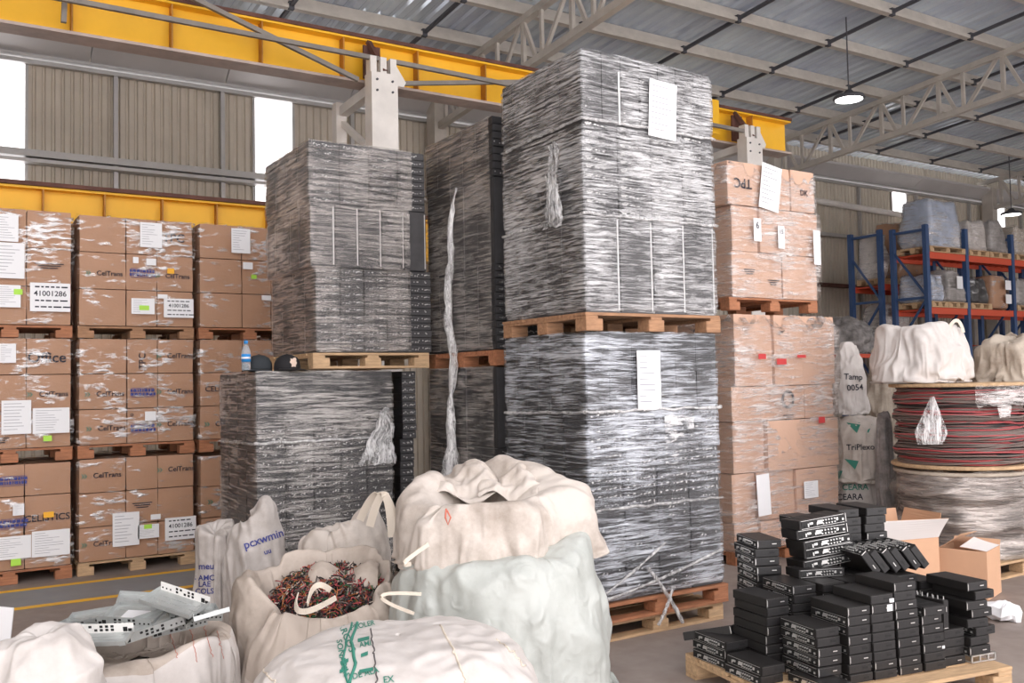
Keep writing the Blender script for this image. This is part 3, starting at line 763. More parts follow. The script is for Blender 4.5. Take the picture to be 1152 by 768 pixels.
carton_load('carton load on the floor whose middle carton bears an orange sticker', X, V9, Wc, .98, ZT[0], ZT[1] - .01, (1, 1.25, 1), (.33, .29, .38),
    [(1, 2, 'CELISTICS', .48, .42, .085), (0, 1, 'bars', .7, .5, .05), (1, 1, 'bars', .7, .35, .05)], [(rel(.74), .66, .09, .1), (rel(.70), .33, .28, .2), (rel(1.0), .34, .31, .23, {})], (PL[0][0], PL[0][1], M['wood3']), 43, stick=((rel(.98), .595, .085, .05, 'stickero'), (rel(.72), .20, .08, .06, 'sticker')))
# full column of three loads
X = 1.235; Wc = 1.03
carton_load('topmost carton load with upright lettering TPC beside a white sheet', X, V9, Wc, .98, ZT[4], ZT[5] + .02, (1, 1, 1), (.41, .28, .34),
    [(0, 2, 'TPC', .46, .5, .115), (1, 0, 'celtrans', .55, .42, .062), (1, 1, 'bars', .5, .48, .05), (1, 2, 'celtrans', .45, .42, .062)],
    [(.63, 3.19, .20, .24), (.63, 2.93, .09, .065, {'lines': False}), (.49, 2.94, .05, .06, {'lines': False}), (.555, 2.50, .21, .15), (.735, 2.60, .09, .04, {'lines': False}), (.885, 2.49, .28, .185, BIG)],
    (PL[2][0], PL[2][1], M['wood']), 44, stick=((.81, 2.85, .065, .05, 'stickero'), (.565, 2.485, .09, .045, 'sticker')), ragged=.06)
carton_load('carton load printed with many arrow logos, between two other loads', X, V9, Wc, .98, ZT[2], ZT[3], (1, 1, 1), (.42, .28, .34),
    [(0, 1, 'tpcv', .5, .35, .085), (0, 2, 'celtrans', .5, .5, .066), (1, 0, 'celtrans', .55, .42, .066), (1, 1, 'bars', .5, .45, .05), (1, 2, 'celtrans', .5, .45, .066), (2, 0, 'celtrans', .58, .45, .066), (2, 1, 'bars', .5, .42, .05), (2, 2, 'celtrans', .5, .5, .066), (2, 1, 'o', .15, .82, .06)],
    [(.62, 1.45, .10, .09, {'lines': False})], (PL[1][0], PL[1][1], M['wood3']), 45)
carton_load('carton load standing on the floor with a white sheet and numbered label', X, V9, Wc, .98, ZT[0], ZT[1], (1, 1, 1), (.41, .29, .34),
    [(0, 0, 'celtrans', .5, .5, .066), (0, 2, 'celtrans', .52, .55, .066), (1, 1, 'lines', .5, .6, .06), (2, 0, 'celtrans', .5, .5, .066)],
    [(.40, .40, .235, .31), (.60, .36, .19, .13), (.665, .49, .09, .05, {'lines': False}), (.895, .36, .29, .215, BIG)], (PL[0][0], PL[0][1], M['wood2']), 46, stick=((.595, .405, .07, .04, 'sticker'),))
# column half hidden by the black stacks
X = 2.33; Wc = 1.0
carton_load('top carton load with a single white sheet, next to the black stack', X, V9, Wc, .98, ZT[4], ZT[5] + .02, (1, 1, 1), (.42, .30, .28),
    [], [(.40, 3.19, .19, .25), (.47, 2.94, .10, .07, {'lines': False}), (.66, 2.62, .1, .05, {'lines': False})], (PL[2][0], PL[2][1], M['wood3']), 47, stick=((.53, 2.83, .055, .04, 'sticker'),))
carton_load('carton load behind the water bottle', X, V9, Wc, .98, ZT[2], ZT[3], (1, 1, 1), (.42, .30, .28),
    [(1, 0, 'CELISTICS', .5, .5, .075), (2, 0, 'celtrans', .55, .45, .07)], [], (PL[1][0], PL[1][1], M['wood3']), 48)
carton_load('carton load on the floor half hidden by the lower black stack', X, V9, Wc, .98, ZT[0], ZT[1] - .03, (1, 1, 1), (.42, .30, .28),
    [(1, 0, 'celtrans', .62, .5, .07), (0, 0, 'lines', .7, .25, .06), (0, 0, 'globe', .75, .62, .07)], [], (PL[0][0], PL[0][1], M['wood3']), 49)
for o in list(bpy.data.objects):      # shipping marks on the narrow sides of the half hidden column
    pass
# ---- the pale carton tower beyond the tall black stack
VE = 6.2
def relE(px): return px
carton_load('pale carton load high on the carton tower, with white sheet and numbered tags', 6.33, VE, 1.2, 1.0, 2.46, 3.74, (1, 1.05, 1.05), ((.36, .5, .34), (.38, .30, .32, .30), (.36, .34, .5)),
    [(0, 0, 'tpcu', .52, .5, .13), (0, 2, 'DK', .5, .45, .08), (2, 0, 'lines', .6, .6, .05), (2, 1, 'lines', .6, .4, .05)],
    [(.54, 3.52, .27, .44, {'rot': -.16}), (.345, 3.10, .10, .22, {'lines': False}), (.67, 3.05, .09, .22, {'lines': False}), (1.18, 2.98, .10, .34, {'lines': False})], (2.335, 2.455, M['wood3']), 51, 'card2', 'film_e', .02, shifts=(0, .06, .03), fpuff=.025, ragged=.25)
q = MB(); put_text(q, '6', (6.33 + .345, VE - .0445, 3.14), (1, 0, 0), (0, 0, 1), .09); put_text(q, '15', (6.33 + .67, VE - .0445, 3.10), (1, 0, 0), (0, 0, 1), .06)
tl = [o for o in bpy.data.objects if o.name.startswith('wrapped_carton_load')][-1]
q.v = [(x - 6.33, y - VE, z) for x, y, z in q.v]; q.build('printed_number', M['ink'], tl)
carton_load('bulky pale carton load under the carton tower, behind the loose black boxes', 6.26, VE - .05, 1.42, 1.05, .125, 2.30, (1.35, .65, .95, .9, .5), ((.12, .40, .40, .30, .2), (.5, .5, .42), (.4, .5, .5), (.3, .5, .6), (.3, .5, .6)),
    [(1, 1, 'globe', .5, .55, .1), (1, 1, 'lines', .5, .12, .05)],
    [(.33, .62, .17, .38, {'lines': False, 'rot': .05}), (.98, .62, .2, .16, {})], (0, .12, M['wood3']), 53, 'card2', 'film_e', .03, shifts=(.06, 0, .02, 0, 0), fpuff=.03, ragged=.3)
tl = [o for o in bpy.data.objects if o.name.startswith('wrapped_carton_load')][-1]
for (x, z, w_, h_) in ((.36, 1.90, .10, .09), (.62, 1.85, .13, .10), (.90, 1.90, .12, .05), (1.16, 1.28, .09, .11)):
    q = MB(); put_quad(q, (x, -.052, z), (1, 0, 0), (0, 0, 1), w_, h_ * .55); q.build('red_print', M['inkred'], tl)
# ------------------------------------------------------------------ woven bags
def interp_prof(prof, n):
    P = [Vector((a, b, 0)) for a, b in prof]; out = []
    L = [0]
    for a, b in zip(P, P[1:]): L.append(L[-1] + (b - a).length)
    def cr(p0, p1, p2, p3, t):
        return .5 * ((2 * p1) + (p2 - p0) * t + (2 * p0 - 5 * p1 + 4 * p2 - p3) * t * t + (3 * p1 - p0 - 3 * p2 + p3) * t ** 3)
    for k in range(n):
        s = L[-1] * k / (n - 1); i = max(j for j in range(len(P) - 1) if L[j] <= s + 1e-9); t = (s - L[i]) / max(1e-9, L[i + 1] - L[i])
        p = cr(P[max(i - 1, 0)], P[i], P[i + 1], P[min(i + 2, len(P) - 1)], min(1, t)); out.append((max(0.0, p.x), p.y))
    return out
def vnoise(P, f, seed):
    sh = P.shape; Q = P.reshape(-1, 3) * f + np.array((seed * 1.37, seed * .71, seed * 2.11))
    return np.array([noise.noise_vector(Vector(q)) for q in Q]).reshape(sh)
def snoise(P, f, seed):
    sh = P.shape[:-1]; Q = P.reshape(-1, 3) * f + np.array((seed * 1.37, seed * .71, seed * 2.11))
    return np.array([noise.noise(Vector(q)) for q in Q]).reshape(sh)
def relax(P0, slack, it, anchor, seed, floor=0.004, grav=.0010, bend=.06, wrap=True, core=.965, amp=.02, pin=None):
    """slack cloth buckling over its contents; P0 is rings x segments x 3"""
    R, S, _ = P0.shape; P = P0 + vnoise(P0, 4.5, seed) * amp + vnoise(P0, 11, seed + 5) * amp * .6
    nx = (lambda A, k=1: np.roll(A, -k, 1)) if wrap else (lambda A, k=1: np.concatenate([A[:, k:], np.repeat(A[:, -1:], k, 1)], 1))
    def back(A, k=1):
        if wrap: return np.roll(A, k, 1)
        B = np.zeros_like(A); B[:, k:] = A[:, :-k]; return B
    msk = np.ones((R, S)); msk2 = np.ones((R, S))
    if not wrap: msk[:, -1:] = 0; msk2[:, -2:] = 0
    ln = lambda d: np.linalg.norm(d, axis=-1)
    sv = .5 * (slack[1:] + slack[:-1])
    h0 = ln(nx(P0) - P0) * slack; v0 = ln(P0[1:] - P0[:-1]) * sv
    d0 = ln(nx(P0)[1:] - P0[:-1]) * sv; e0 = ln(P0[1:] - nx(P0)[:-1]) * sv
    h2 = ln(nx(P0, 2) - P0) * slack; v2 = ln(P0[2:] - P0[:-2]) * slack[1:-1]
    # outward direction of the resting shape: the filling keeps the cloth from sinking in
    du = nx(P0) - back(nx(P0) * 0 + P0) if wrap else nx(P0) - P0
    dv = np.gradient(P0, axis=0); N = np.cross(du, dv); N /= (ln(N)[..., None] + 1e-9)
    if wrap:
        c = P0.reshape(-1, 3).mean(0)
        if (N * (P0 - c)).sum() < 0: N = -N
    V = np.zeros_like(P)
    for n_ in range(it):
        V *= .92; V[..., 2] -= grav; Q = P.copy(); P = P + V
        for sub in range(5):
            D = np.zeros_like(P); W = np.full((R, S, 1), 1e-6)
            def pr(d, r, w, m=None):
                l = ln(d) + 1e-9; k = (l - r) / l * .5 * w
                if m is not None: k = k * m
                return d * k[..., None]
            c = pr(nx(P) - P, h0, 1, msk); D += c - back(c); W += 2
            c = pr(P[1:] - P[:-1], v0, 1); D[:-1] += c; D[1:] -= c; W[1:-1] += 2; W[0] += 1; W[-1] += 1
            c = pr(nx(P)[1:] - P[:-1], d0, .6, msk[1:]); D[:-1] += c; D[1:] -= back(c); W += 1.2
            c = pr(P[1:] - nx(P)[:-1], e0, .6, msk[1:]); D[:-1] += back(c); D[1:] -= c; W += 1.2
            if bend:
                c = pr(nx(P, 2) - P, h2, bend, msk2); D += c - back(c, 2); W += 2 * bend
                c = pr(P[2:] - P[:-2], v2, bend); D[:-2] += c; D[2:] -= c; W += 2 * bend
            P = P + D / W * 1.7
            s = ((P - P0) * N).sum(-1); lo = -core
            P = P + N * (np.maximum(0, lo - s))[..., None] * .8
            P[..., 2] = np.maximum(P[..., 2], floor)
            if pin is not None: P[pin] = P0[pin]
        P = P + (P0 - P) * anchor
        V = np.clip(P - Q, -.006, .006)
    return P
def bag_surface(prof, rx, ry, seed, rot=0.0, lean=(0, 0), R=64, S=112, sq=2.1, lump=.10, slack=1.12, it=40, anchor=.006, tilt=(0, 0), fold=0.0, fn=None, grav=.0010, floor=.004, bend=.05, core=.012, amp=.02, ridge=.018):
    pr_ = np.array(interp_prof(prof, R)); zmax = pr_[:, 1].max()
    a = np.arange(S) * 2 * PI / S; ca, sa = np.cos(a), np.sin(a); q = (np.abs(ca) ** sq + np.abs(sa) ** sq) ** (-1 / sq)
    r = pr_[:, 0][:, None]; z = pr_[:, 1][:, None] + 0 * a[None]
    x = r * rx * (ca * q)[None]; y = r * ry * (sa * q)[None]
    P = np.stack([x, y, z], -1); U = np.stack([np.broadcast_to(ca, (R, S)), np.broadcast_to(sa, (R, S)), z * 1.2], -1)
    k = 1 + lump * snoise(U, 1.3, seed) + lump * .7 * snoise(U, 2.9, seed + 3)
    if fold: k = k + fold * np.sin(a[None] * 7 + 3 * snoise(U, 1.6, seed)) * np.minimum(1, r * 2)
    zz = z + (tilt[0] * x + tilt[1] * y + lump * .35 * snoise(P, 3, seed + 9)) * (z / zmax)
    P = np.stack([x * k + lean[0] * z, y * k + lean[1] * z, np.maximum(floor, zz)], -1)
    if fn:
        for i in range(R):
            for j in range(S): P[i, j] = fn(P[i, j], i / (R - 1), a[j])
    if ridge:      # long soft creases
        wv = vnoise(P, 2.2, seed + 20) * .12
        n1 = 1 - 2 * np.abs(snoise(P + wv, 3.6, seed + 30)); n2 = 1 - 2 * np.abs(snoise(P + wv, 8.0, seed + 40))
        c = P.reshape(-1, 3).mean(0); N = P - c; N /= np.linalg.norm(N, axis=-1)[..., None] + 1e-9
        P = P + N * (ridge * n1 + ridge * .45 * n2)[..., None] * np.minimum(1, r * 3)[..., None]
        P[..., 2] = np.maximum(floor, P[..., 2])
    if it:
        sl = np.full((R, S), slack); P = relax(P, sl, it, anchor, seed, floor, grav, bend, True, core, amp, 0)
    return P
def crumpled_sheet(o, ax, ay, w, h, seed, nu=36, nv=30, slack=1.12, fn=None, it=30, amp=.03, floor=.004, anchor=.02, core=.03, grav=.00015):
    """a loose flap of cloth; fn bends the resting sheet"""
    o, ax, ay = Vector(o), Vector(ax), Vector(ay); P = np.empty((nv + 1, nu + 1, 3))
    for j in range(nv + 1):
        for i in range(nu + 1):
            p = o + ax * (w * (i / nu - .5)) + ay * (h * j / nv)
            P[j, i] = fn(p, i / nu, j / nv) if fn else p
    return relax(P, np.full((nv + 1, nu + 1), slack), it, anchor, seed, floor, grav, .05, False, core, amp, 0)
def flap_object(name, P, m, parent=None, th=.004):
    R, S, _ = P.shape; mb = MB(); mb.v = [tuple(p) for p in P.reshape(-1, 3)]
    for i in range(R - 1):
        for j in range(S - 1): mb.f.append((i * S + j, i * S + j + 1, (i + 1) * S + j + 1, (i + 1) * S + j)); mb.m.append(0)
    o = mb.build(name, m, parent, True); s = o.modifiers.new('solid', 'SOLIDIFY'); s.thickness = th; s.offset = 0
    s = o.modifiers.new('subsurf', 'SUBSURF'); s.levels = 1; s.render_levels = 1
    return o
def bag_object(name, P, m, parent=None, sub=1, cut=None):
    R, S, _ = P.shape; mb = MB(); mb.v = [tuple(p) for p in P.reshape(-1, 3)]
    for i in range(R - 1):
        for j in range(S): mb.f.append((i * S + j, i * S + (j + 1) % S, (i + 1) * S + (j + 1) % S, (i + 1) * S + j)); mb.m.append(0 if cut is None or i < cut else 1)
    o = mb.build(name, m, parent, True)
    if sub:
        sm = o.modifiers.new('subsurf', 'SUBSURF'); sm.levels = sub; sm.render_levels = sub
    return o
def bvh_of(P):
    R, S, _ = P.shape
    return BVHTree.FromPolygons([tuple(p) for p in P.reshape(-1, 3)], [(i * S + j, i * S + (j + 1) % S, (i + 1) * S + (j + 1) % S, (i + 1) * S + j) for i in range(R - 1) for j in range(S)])
def drape_line(bvh, a, b, view, n=40, off=.006, wob=.01, seed=0):
    """points along a->b cast along view onto the bag"""
    out = []
    a, b, view = Vector(a), Vector(b), Vector(view).normalized()
    for k in range(n + 1):
        p = a.lerp(b, k / n) + Vector((noise.noise((k * .25, seed, 0)), noise.noise((k * .25, seed, 7)), noise.noise((k * .25, seed, 3)))) * wob - view * 3
        h = bvh.ray_cast(p, view, 8)
        if h[0] is not None: out.append(h[0] - view * off)
    return out
def drape_text(bvh, s, o, ax, ay, view, size, off=.007):
    mb = MB(); v, f = text_geo(s, size); o, ax, ay, view = Vector(o), Vector(ax).normalized(), Vector(ay).normalized(), Vector(view).normalized(); ok = []
    for x, y in v:
        h = bvh.ray_cast(o + ax * x + ay * y - view * 2, view, 6); ok.append(h[0] is not None)
        mb.v.append(tuple((h[0] if h[0] is not None else o + ax * x + ay * y) - view * off))
    mb.f = [q for q in f if all(ok[i] for i in q)]; mb.m = [0] * len(mb.f)
    return mb
def cam_dir(p): return (Vector(p) - Vector((0, 0, CAMH))).normalized()
VX = Vector((math.cos(YAW), -math.sin(YAW), 0))
CLOSED = [(.0, .0), (.80, .0), (.98, .12), (1.0, .5), (.92, .85), (.70, 1.0), (.35, 1.0), (.0, .93)]
def zs(prof, h): return [(r, z * h) for r, z in prof]
def P_at(px, py, d):
    r = fw + RT * ((px - 576) / F_PX) - UP * ((py - 384) / F_PX); return Vector((0, 0, CAMH)) + r * d


def fit_view(P, l, r, t, base=0.0, bottom=None):
    """size and place a bag so that it covers the same stretch of the view as in the photograph; returns the points and the mapping used"""
    A = np.eye(3); B = np.zeros(3); Q = P.reshape(-1, 3).copy(); Rv, Uv, Fv, vx = np.array(RT), np.array(UP), np.array(fw), np.array(VX)
    fl_ = np.array((Fv[0], Fv[1], 0)); fl_ /= np.linalg.norm(fl_)
    def pj(Q):
        d = Q - np.array((0, 0, CAMH)); z = d @ Fv; return 576 + F_PX * (d @ Rv) / z, 384 - F_PX * (d @ Uv) / z, z
    for n_ in range(8):
        x, y, z = pj(Q); c = Q.mean(0); k = (r - l) / (x.max() - x.min()); S = np.diag((k, k, 1)); cc = np.array((c[0], c[1], 0))
        Q = (Q - cc) * np.array((k, k, 1)) + cc; B = (B - cc) * np.array((k, k, 1)) + cc; A = S @ A
        x, y, z = pj(Q); sh = vx * (((l + r) - (x.max() + x.min())) / 2 / F_PX * z.mean()); Q = Q + sh; B = B + sh
        x, y, z = pj(Q); i = y.argmin(); dz = (y.min() - t) / F_PX * z[i]; kz = max(.3, (Q[i, 2] - base + dz) / (Q[i, 2] - base))
        Z = np.array((1, 1, kz)); b0 = np.array((0, 0, base)); Q = (Q - b0) * Z + b0; B = (B - b0) * Z + b0; A = np.diag(Z) @ A
    return Q.reshape(P.shape), (lambda p: tuple(A @ np.array(p) + B))
def bump_at(a, deg, n=2):
    return max(0.0, math.cos(a - math.radians(deg))) ** n
AWAY, RIGHT, LEFT, NEAR = 57.6, -32.4, 147.6, 237.6
# -- pale green bag in front of the tall tower, and the cream bag slumped on it
def fgreen(p, t, a):
    x, y, z = p; k = math.exp(-((t - .66) / .16) ** 2)
    z += .10 * k * bump_at(a, RIGHT, 3); return (x, y, z)
Pg = bag_surface(zs([(0, 0), (.86, 0), (1.02, .12), (1.03, .40), (.95, .72), (.82, .94), (.5, .98), (0, .90)], .80), .56, .53, 21, lump=.10, slack=1.16, bend=.01, amp=.03, ridge=.030, it=120, R=100, S=180, anchor=.003, fn=fgreen) + np.array((2.72, 4.50, 0))
Pg, _ = fit_view(Pg, 424, 699, 597)
tg = tag(bag_object('bulk_bag', Pg, M['baggreen']), 'big pale green woven bag, slumped, beneath the cream bag near the tall black tower', 'bulk bag')
def fcream(p, t, a):
    x, y, z = p
    rim = math.exp(-((t - .74) / .11) ** 2)
    z += rim * (.19 * bump_at(a, AWAY - 25, 2) + .12 * bump_at(a, LEFT - 20, 3) - .13 * bump_at(a, NEAR, 2) - .10 * bump_at(a, AWAY + 38, 8))
    if t > .82: z -= .10 * (t - .82) / .18
    c = bump_at(a, RIGHT + 6, 7)
    x += .20 * c * math.exp(-((t - .50) / .2) ** 2) * math.cos(math.radians(RIGHT)); y += .20 * c * math.exp(-((t - .50) / .2) ** 2) * math.sin(math.radians(RIGHT))
    return (x, y, z)
Pc = bag_surface(zs([(0, .02), (.62, .0), (.94, .14), (1.02, .45), (.95, .8), (.80, 1.0), (.60, .94), (.40, .82), (.2, .80), (.0, .80)], .46), .42, .40, 33, lump=.13, slack=1.16, bend=.01, amp=.035, ridge=.035, it=120, R=110, S=180, anchor=.003, fn=fcream, floor=0.0, sq=2.1) + np.array((2.70, 4.60, .72))
Pc, _ = fit_view(Pc, 438, 687, 511, .70)
tc_ = tag(bag_object('bulk_bag', Pc, M['bagcream']), 'dirty cream bulk bag slumped on top of the pale green bag', 'bulk bag')
for (cx, cy, sx_, sy_, sd) in ((520, 560, 74, 60, 5), (572, 560, 66, 52, 9)):      # mouth cloth folded in on itself
    c = P_at(cx, cy, 5.2); Pm_ = crumpled_sheet(c - VX * 0 + Vector((0, 0, .0)), VX, Vector((.35, .55, .22)).normalized(), sx_ / 200, sy_ / 150, sd, nu=22, nv=18, slack=1.22, it=50, amp=.10, floor=0, core=.12, fn=lambda p, a, b: (p.x, p.y, p.z + .07 * math.sin(a * PI) * math.sin(b * PI) + .04 * math.sin(a * 7 + b * 4)))
    flap_object('folded_mouth', Pm_, M['bagcream'], tc_)
def loop(p0, p1, p2, w, parent, name='handle', m='strap', side=(0, 0, 1)):
    q = MB(); pts = []
    p0, p1, p2 = Vector(p0), Vector(p1), Vector(p2)
    for i in range(21):
        t = i / 20; pts.append(p0 * (1 - t) ** 2 + p1 * 2 * t * (1 - t) + p2 * t * t)
    q.ribbon(pts, w, .006, side); return q.build(name, M[m], parent)
loop(P_at(482, 612, 4.78), P_at(440, 640, 4.6), P_at(462, 634, 4.75), .022, tc_)
q = MB(); q.tube([P_at(502, 572, 4.84), P_at(501, 582, 4.82), P_at(504, 590, 4.82), P_at(507, 582, 4.82), P_at(503, 574, 4.84)], .005, 6); q.build('tie_cord', M['thread'], tc_)
# green flap with its strap hanging over the wire bag
loop(P_at(474, 668, 4.66), P_at(388, 662, 4.6), P_at(466, 690, 4.62), .016, tg)
# -- white bag with carrying handles behind
def fhand(p, t, a):
    x, y, z = p; z += .10 * math.exp(-((t - .75) / .2) ** 2) * (bump_at(a, RIGHT, 2) - .4 * bump_at(a, LEFT, 2)); return (x, y, z)
Pw = bag_surface(zs(CLOSED, .80), .40, .34, 45, lump=.12, slack=1.32, bend=.01, amp=.03, ridge=.03, it=120, R=80, S=140, anchor=.003, fn=fhand) + np.array((2.36, 5.86, 0))
Pw, _ = fit_view(Pw, 325, 448, 567)
th = tag(bag_object('bulk_bag', Pw, M['bagcream']), 'cream bag with webbing handles in front of the lower middle stack', 'bulk bag')
for (a, b, c_) in ((P_at(405, 585, 5.95), P_at(432, 520, 5.9), P_at(446, 596, 5.85)), (P_at(416, 592, 5.85), P_at(436, 515, 5.85), P_at(441, 604, 5.8))):
    loop(a, b, c_, .05, th, side=VX)
# -- grey-white sacks by the cartons
def fsack(p, t, a):
    x, y, z = p; z += .10 * min(1, max(0, t - .45) * 4) * (bump_at(a, RIGHT, 1) - bump_at(a, LEFT, 1)); return (x, y, z)
Ps = bag_surface(zs([(0, 0), (.85, 0), (1, .1), (1.0, .5), (.92, .85), (.6, 1.0), (0, .97)], .86), .26, .26, 57, lump=.12, slack=1.30, bend=.01, amp=.03, ridge=.03, it=110, R=80, S=120, anchor=.003, fn=fsack) + np.array((1.92, 6.22, 0))
Ps, _ = fit_view(Ps, 246, 328, 557)
ts = tag(bag_object('sack', Ps, M['baggrey']), 'greyish white sack with blue handwriting standing before the lower black stack', 'sack')
bs = bvh_of(Ps); q = MB()
for s_, px, py, sz in (('pcxwmin', 297, 606, .075), ('uu', 301, 620, .05)):
    o = P_at(px, py, 5.9); m_ = drape_text(bs, s_, o, VX * .95 + Vector((0, 0, .3)), Vector((0, 0, 1)) - VX * .3, cam_dir(o), sz); q.add(m_.v, m_.f)
q.build('handwriting', M['inkblue'], ts)
Pf = bag_surface(zs([(0, 0), (.9, 0), (1, .08), (.92, .4), (.85, .75), (1.05, .95), (.7, 1.0), (0, .95)], .74), .16, .18, 63, lump=.16, slack=1.30, bend=.01, amp=.03, ridge=.025, it=110, R=80, S=110, anchor=.003, fold=.07) + np.array((1.655, 6.50, 0))
Pf, _ = fit_view(Pf, 214, 272, 583)
tf = tag(bag_object('sack', Pf, M['baggrey']), 'narrow folded grey sack with blue writing down its side, close to the cartons', 'sack')
bf = bvh_of(Pf); q = MB()
for s_, px, py, sz in (('meu', 232, 637, .06), ('S AMC', 229, 650, .05), ('LAE', 230, 657, .05), ('COLS', 230, 665, .05)):
    o = P_at(px, py, 6.2); m_ = drape_text(bf, s_, o, VX, (0, 0, 1), cam_dir(o), sz); q.add(m_.v, m_.f)
q.build('handwriting', M['inkblue'], tf)
# -- bag full of wire offcuts, its mouth sagging open towards the camera
Cb = np.array((1.94, 5.06, 0))
def fopen(p, t, a):
    x, y, z = p
    aw = x * math.cos(math.radians(AWAY)) + y * math.sin(math.radians(AWAY))
    if t > .3: z += .26 * aw * min(1, (t - .3) / .3)
    k = math.exp(-((t - .60) / .13) ** 2)
    z += k * (.20 * bump_at(a, LEFT + 22, 3) + .03 * math.sin(5 * a)); x -= .08 * k * bump_at(a, LEFT + 22, 2); return (x, y, z)
Pb = bag_surface(zs([(0, 0), (.9, 0), (1.04, .12), (1.06, .5), (1.0, .90), (.92, 1.02), (.84, .95), (.80, .84), (.70, .78), (.4, .76)], .54), .48, .44, 71, lump=.11, slack=1.30, bend=.01, amp=.03, ridge=.028, it=120, R=110, S=180, anchor=.003, fn=fopen) + Cb
Pb, map_b = fit_view(Pb, 257, 462, 612)
tb = tag(bag_object('bulk_bag', Pb, [M['bagcream'], M['bagin']], cut=66), 'open cream bag filled with red and dark wire offcuts', 'bulk bag')
q = MB(); r = random.Random(5); bb = bvh_of(Pb)
def wz(x, y):
    aw = (x - Cb[0]) * math.cos(math.radians(AWAY)) + (y - Cb[1]) * math.sin(math.radians(AWAY)); rr = math.hypot(x - Cb[0], y - Cb[1])
    return .455 + .26 * aw + .05 * max(0, 1 - (rr / .42) ** 2)
for ring in range(9):
    for j in range(32):
        a = 2 * PI * j / 32; rr = .40 * ring / 8; x, y = Cb[0] + rr * math.cos(a), Cb[1] + rr * .93 * math.sin(a); q.v.append((x, y, wz(x, y) - .02 + .015 * noise.noise((x * 12, y * 12, 0))))
for ring in range(8):
    for j in range(32): q.f.append((ring * 32 + j, ring * 32 + (j + 1) % 32, ring * 32 + 32 + (j + 1) % 32, ring * 32 + 32 + j)); q.m.append(2)
for k in range(1500):
    a = r.uniform(0, 2 * PI); rr = math.sqrt(r.random()) * .39; x, y = Cb[0] + rr * math.cos(a), Cb[1] + rr * math.sin(a) * .93
    z = wz(x, y) + r.uniform(-.015, .028); d = Vector((r.uniform(-1, 1), r.uniform(-1, 1), r.uniform(-.3, .5))).normalized(); l = r.uniform(.03, .10)
    side = d.orthogonal().normalized() * r.uniform(-.02, .02); p = Vector((x, y, z))
    q.tube([p - d * l * .5, p - d * l * .15 + side, p + d * l * .2 + side * .6, p + d * l * .5 - side], r.choice((.0026, .0034, .0042)), 4, r.choice((0, 0, 0, 1, 1, 2, 2, 2, 2, 2, 5, 5, 3, 4)))
q.v = [map_b(p) for p in q.v]
wt = q.build('wire_offcuts', [M['wirered'], M['wiretaupe'], M['wireblack'], M['wiregreen'], M['wirewhite'], M['copper']], None, True)
tag(wt, 'tangle of red and dark wire offcuts lying in the open cream bag', 'wire offcuts', kind='stuff')
loop(P_at(335, 668, 4.92), P_at(322, 706, 4.72), P_at(378, 672, 4.86), .03, tb, side=Vector((0, 0, 1)) + VX * .4)
loop(P_at(372, 664, 4.9), P_at(352, 646, 4.95), P_at(346, 680, 4.8), .03, tb, side=Vector((0, 0, 1)))
Pfl = crumpled_sheet(P_at(388, 640, 5.42), VX, Vector((-.5, -.8, -.1)).normalized(), .40, .13, 24, nu=18, nv=8, slack=1.12, it=40, amp=.03, floor=0, core=.1, fn=lambda p, a, b: (p.x, p.y, p.z + .02 - .10 * b * b + .03 * math.sin(a * 9)))
flap_object('mouth_flap', Pfl, M['bagin'], tb)
# -- the big white bag nearest the camera
Pk = bag_surface(zs([(0, 0), (.9, 0), (1.0, .15), (.99, .45), (.88, .76), (.66, .96), (.3, 1.02), (0, 1.03)], .62), .735, .62, 83, lump=.05, slack=1.10, bend=.02, amp=.02, ridge=.014, it=110, R=100, S=180, anchor=.004, sq=2.2) + np.array((1.80, 3.76, 0))
Pk, _ = fit_view(Pk, 256, 637, 692)
tk = tag(bag_object('bulk_bag', Pk, M['bag']), 'large taut white bag with green print and a dark stitched seam, closest to the camera', 'bulk bag')
bk = bvh_of(Pk)
def seam(bvh, parent, p, m, r_=.004, name='stitching', seed=0, wob=.01, n=44):
    L = []
    for (a, b) in zip(p, p[1:]):
        L += drape_line(bvh, a, b, cam_dir(a.lerp(b, .5)), n=max(4, n // (len(p) - 1)), off=.003, wob=wob, seed=seed)
    if len(L) > 2:
        mb = MB(); mb.tube(L, r_, 5); mb.build(name, M[m], parent, True)
seam(bk, tk, [P_at(266, 768, 4.2), P_at(282, 735, 4.2), P_at(330, 712, 4.2), P_at(385, 698, 4.2)], 'threaddark', .003)
seam(bk, tk, [P_at(417, 706, 4.0), P_at(421, 735, 3.9), P_at(424, 768, 3.9)], 'threaddark', .003, seed=2)
seam(bk, tk, [P_at(495, 702, 4.0), P_at(512, 735, 3.9), P_at(525, 768, 3.9)], 'strap', .005, seed=3)
seam(bk, tk, [P_at(558, 718, 4.0), P_at(578, 734, 3.9), P_at(590, 750, 3.9)], 'strap', .004, seed=4)
seam(bk, tk, [P_at(280, 742, 4.0), P_at(298, 756, 3.9), P_at(310, 768, 3.9)], 'strap', .004, seed=5)
q = MB()
for s_, px, py, sz, dg_ in (('MARCOS', 388, 712, .04, -68), ('SONAM', 384, 735, .035, -80), ('DAS', 388, 752, .035, -75), ('PROLER', 408, 703, .032, 12), ('AMI', 411, 724, .03, 10), ('DE ALA', 411, 757, .032, 14), ('EX', 437, 764, .035, 5)):
    o = P_at(px, py, 4.0); c, s = math.cos(math.radians(dg_)), math.sin(math.radians(dg_)); Y = Vector((0, 0, 1))
    m_ = drape_text(bk, s_, o, VX * c + Y * s, Y * c - VX * s, cam_dir(o), sz); q.add(m_.v, m_.f)
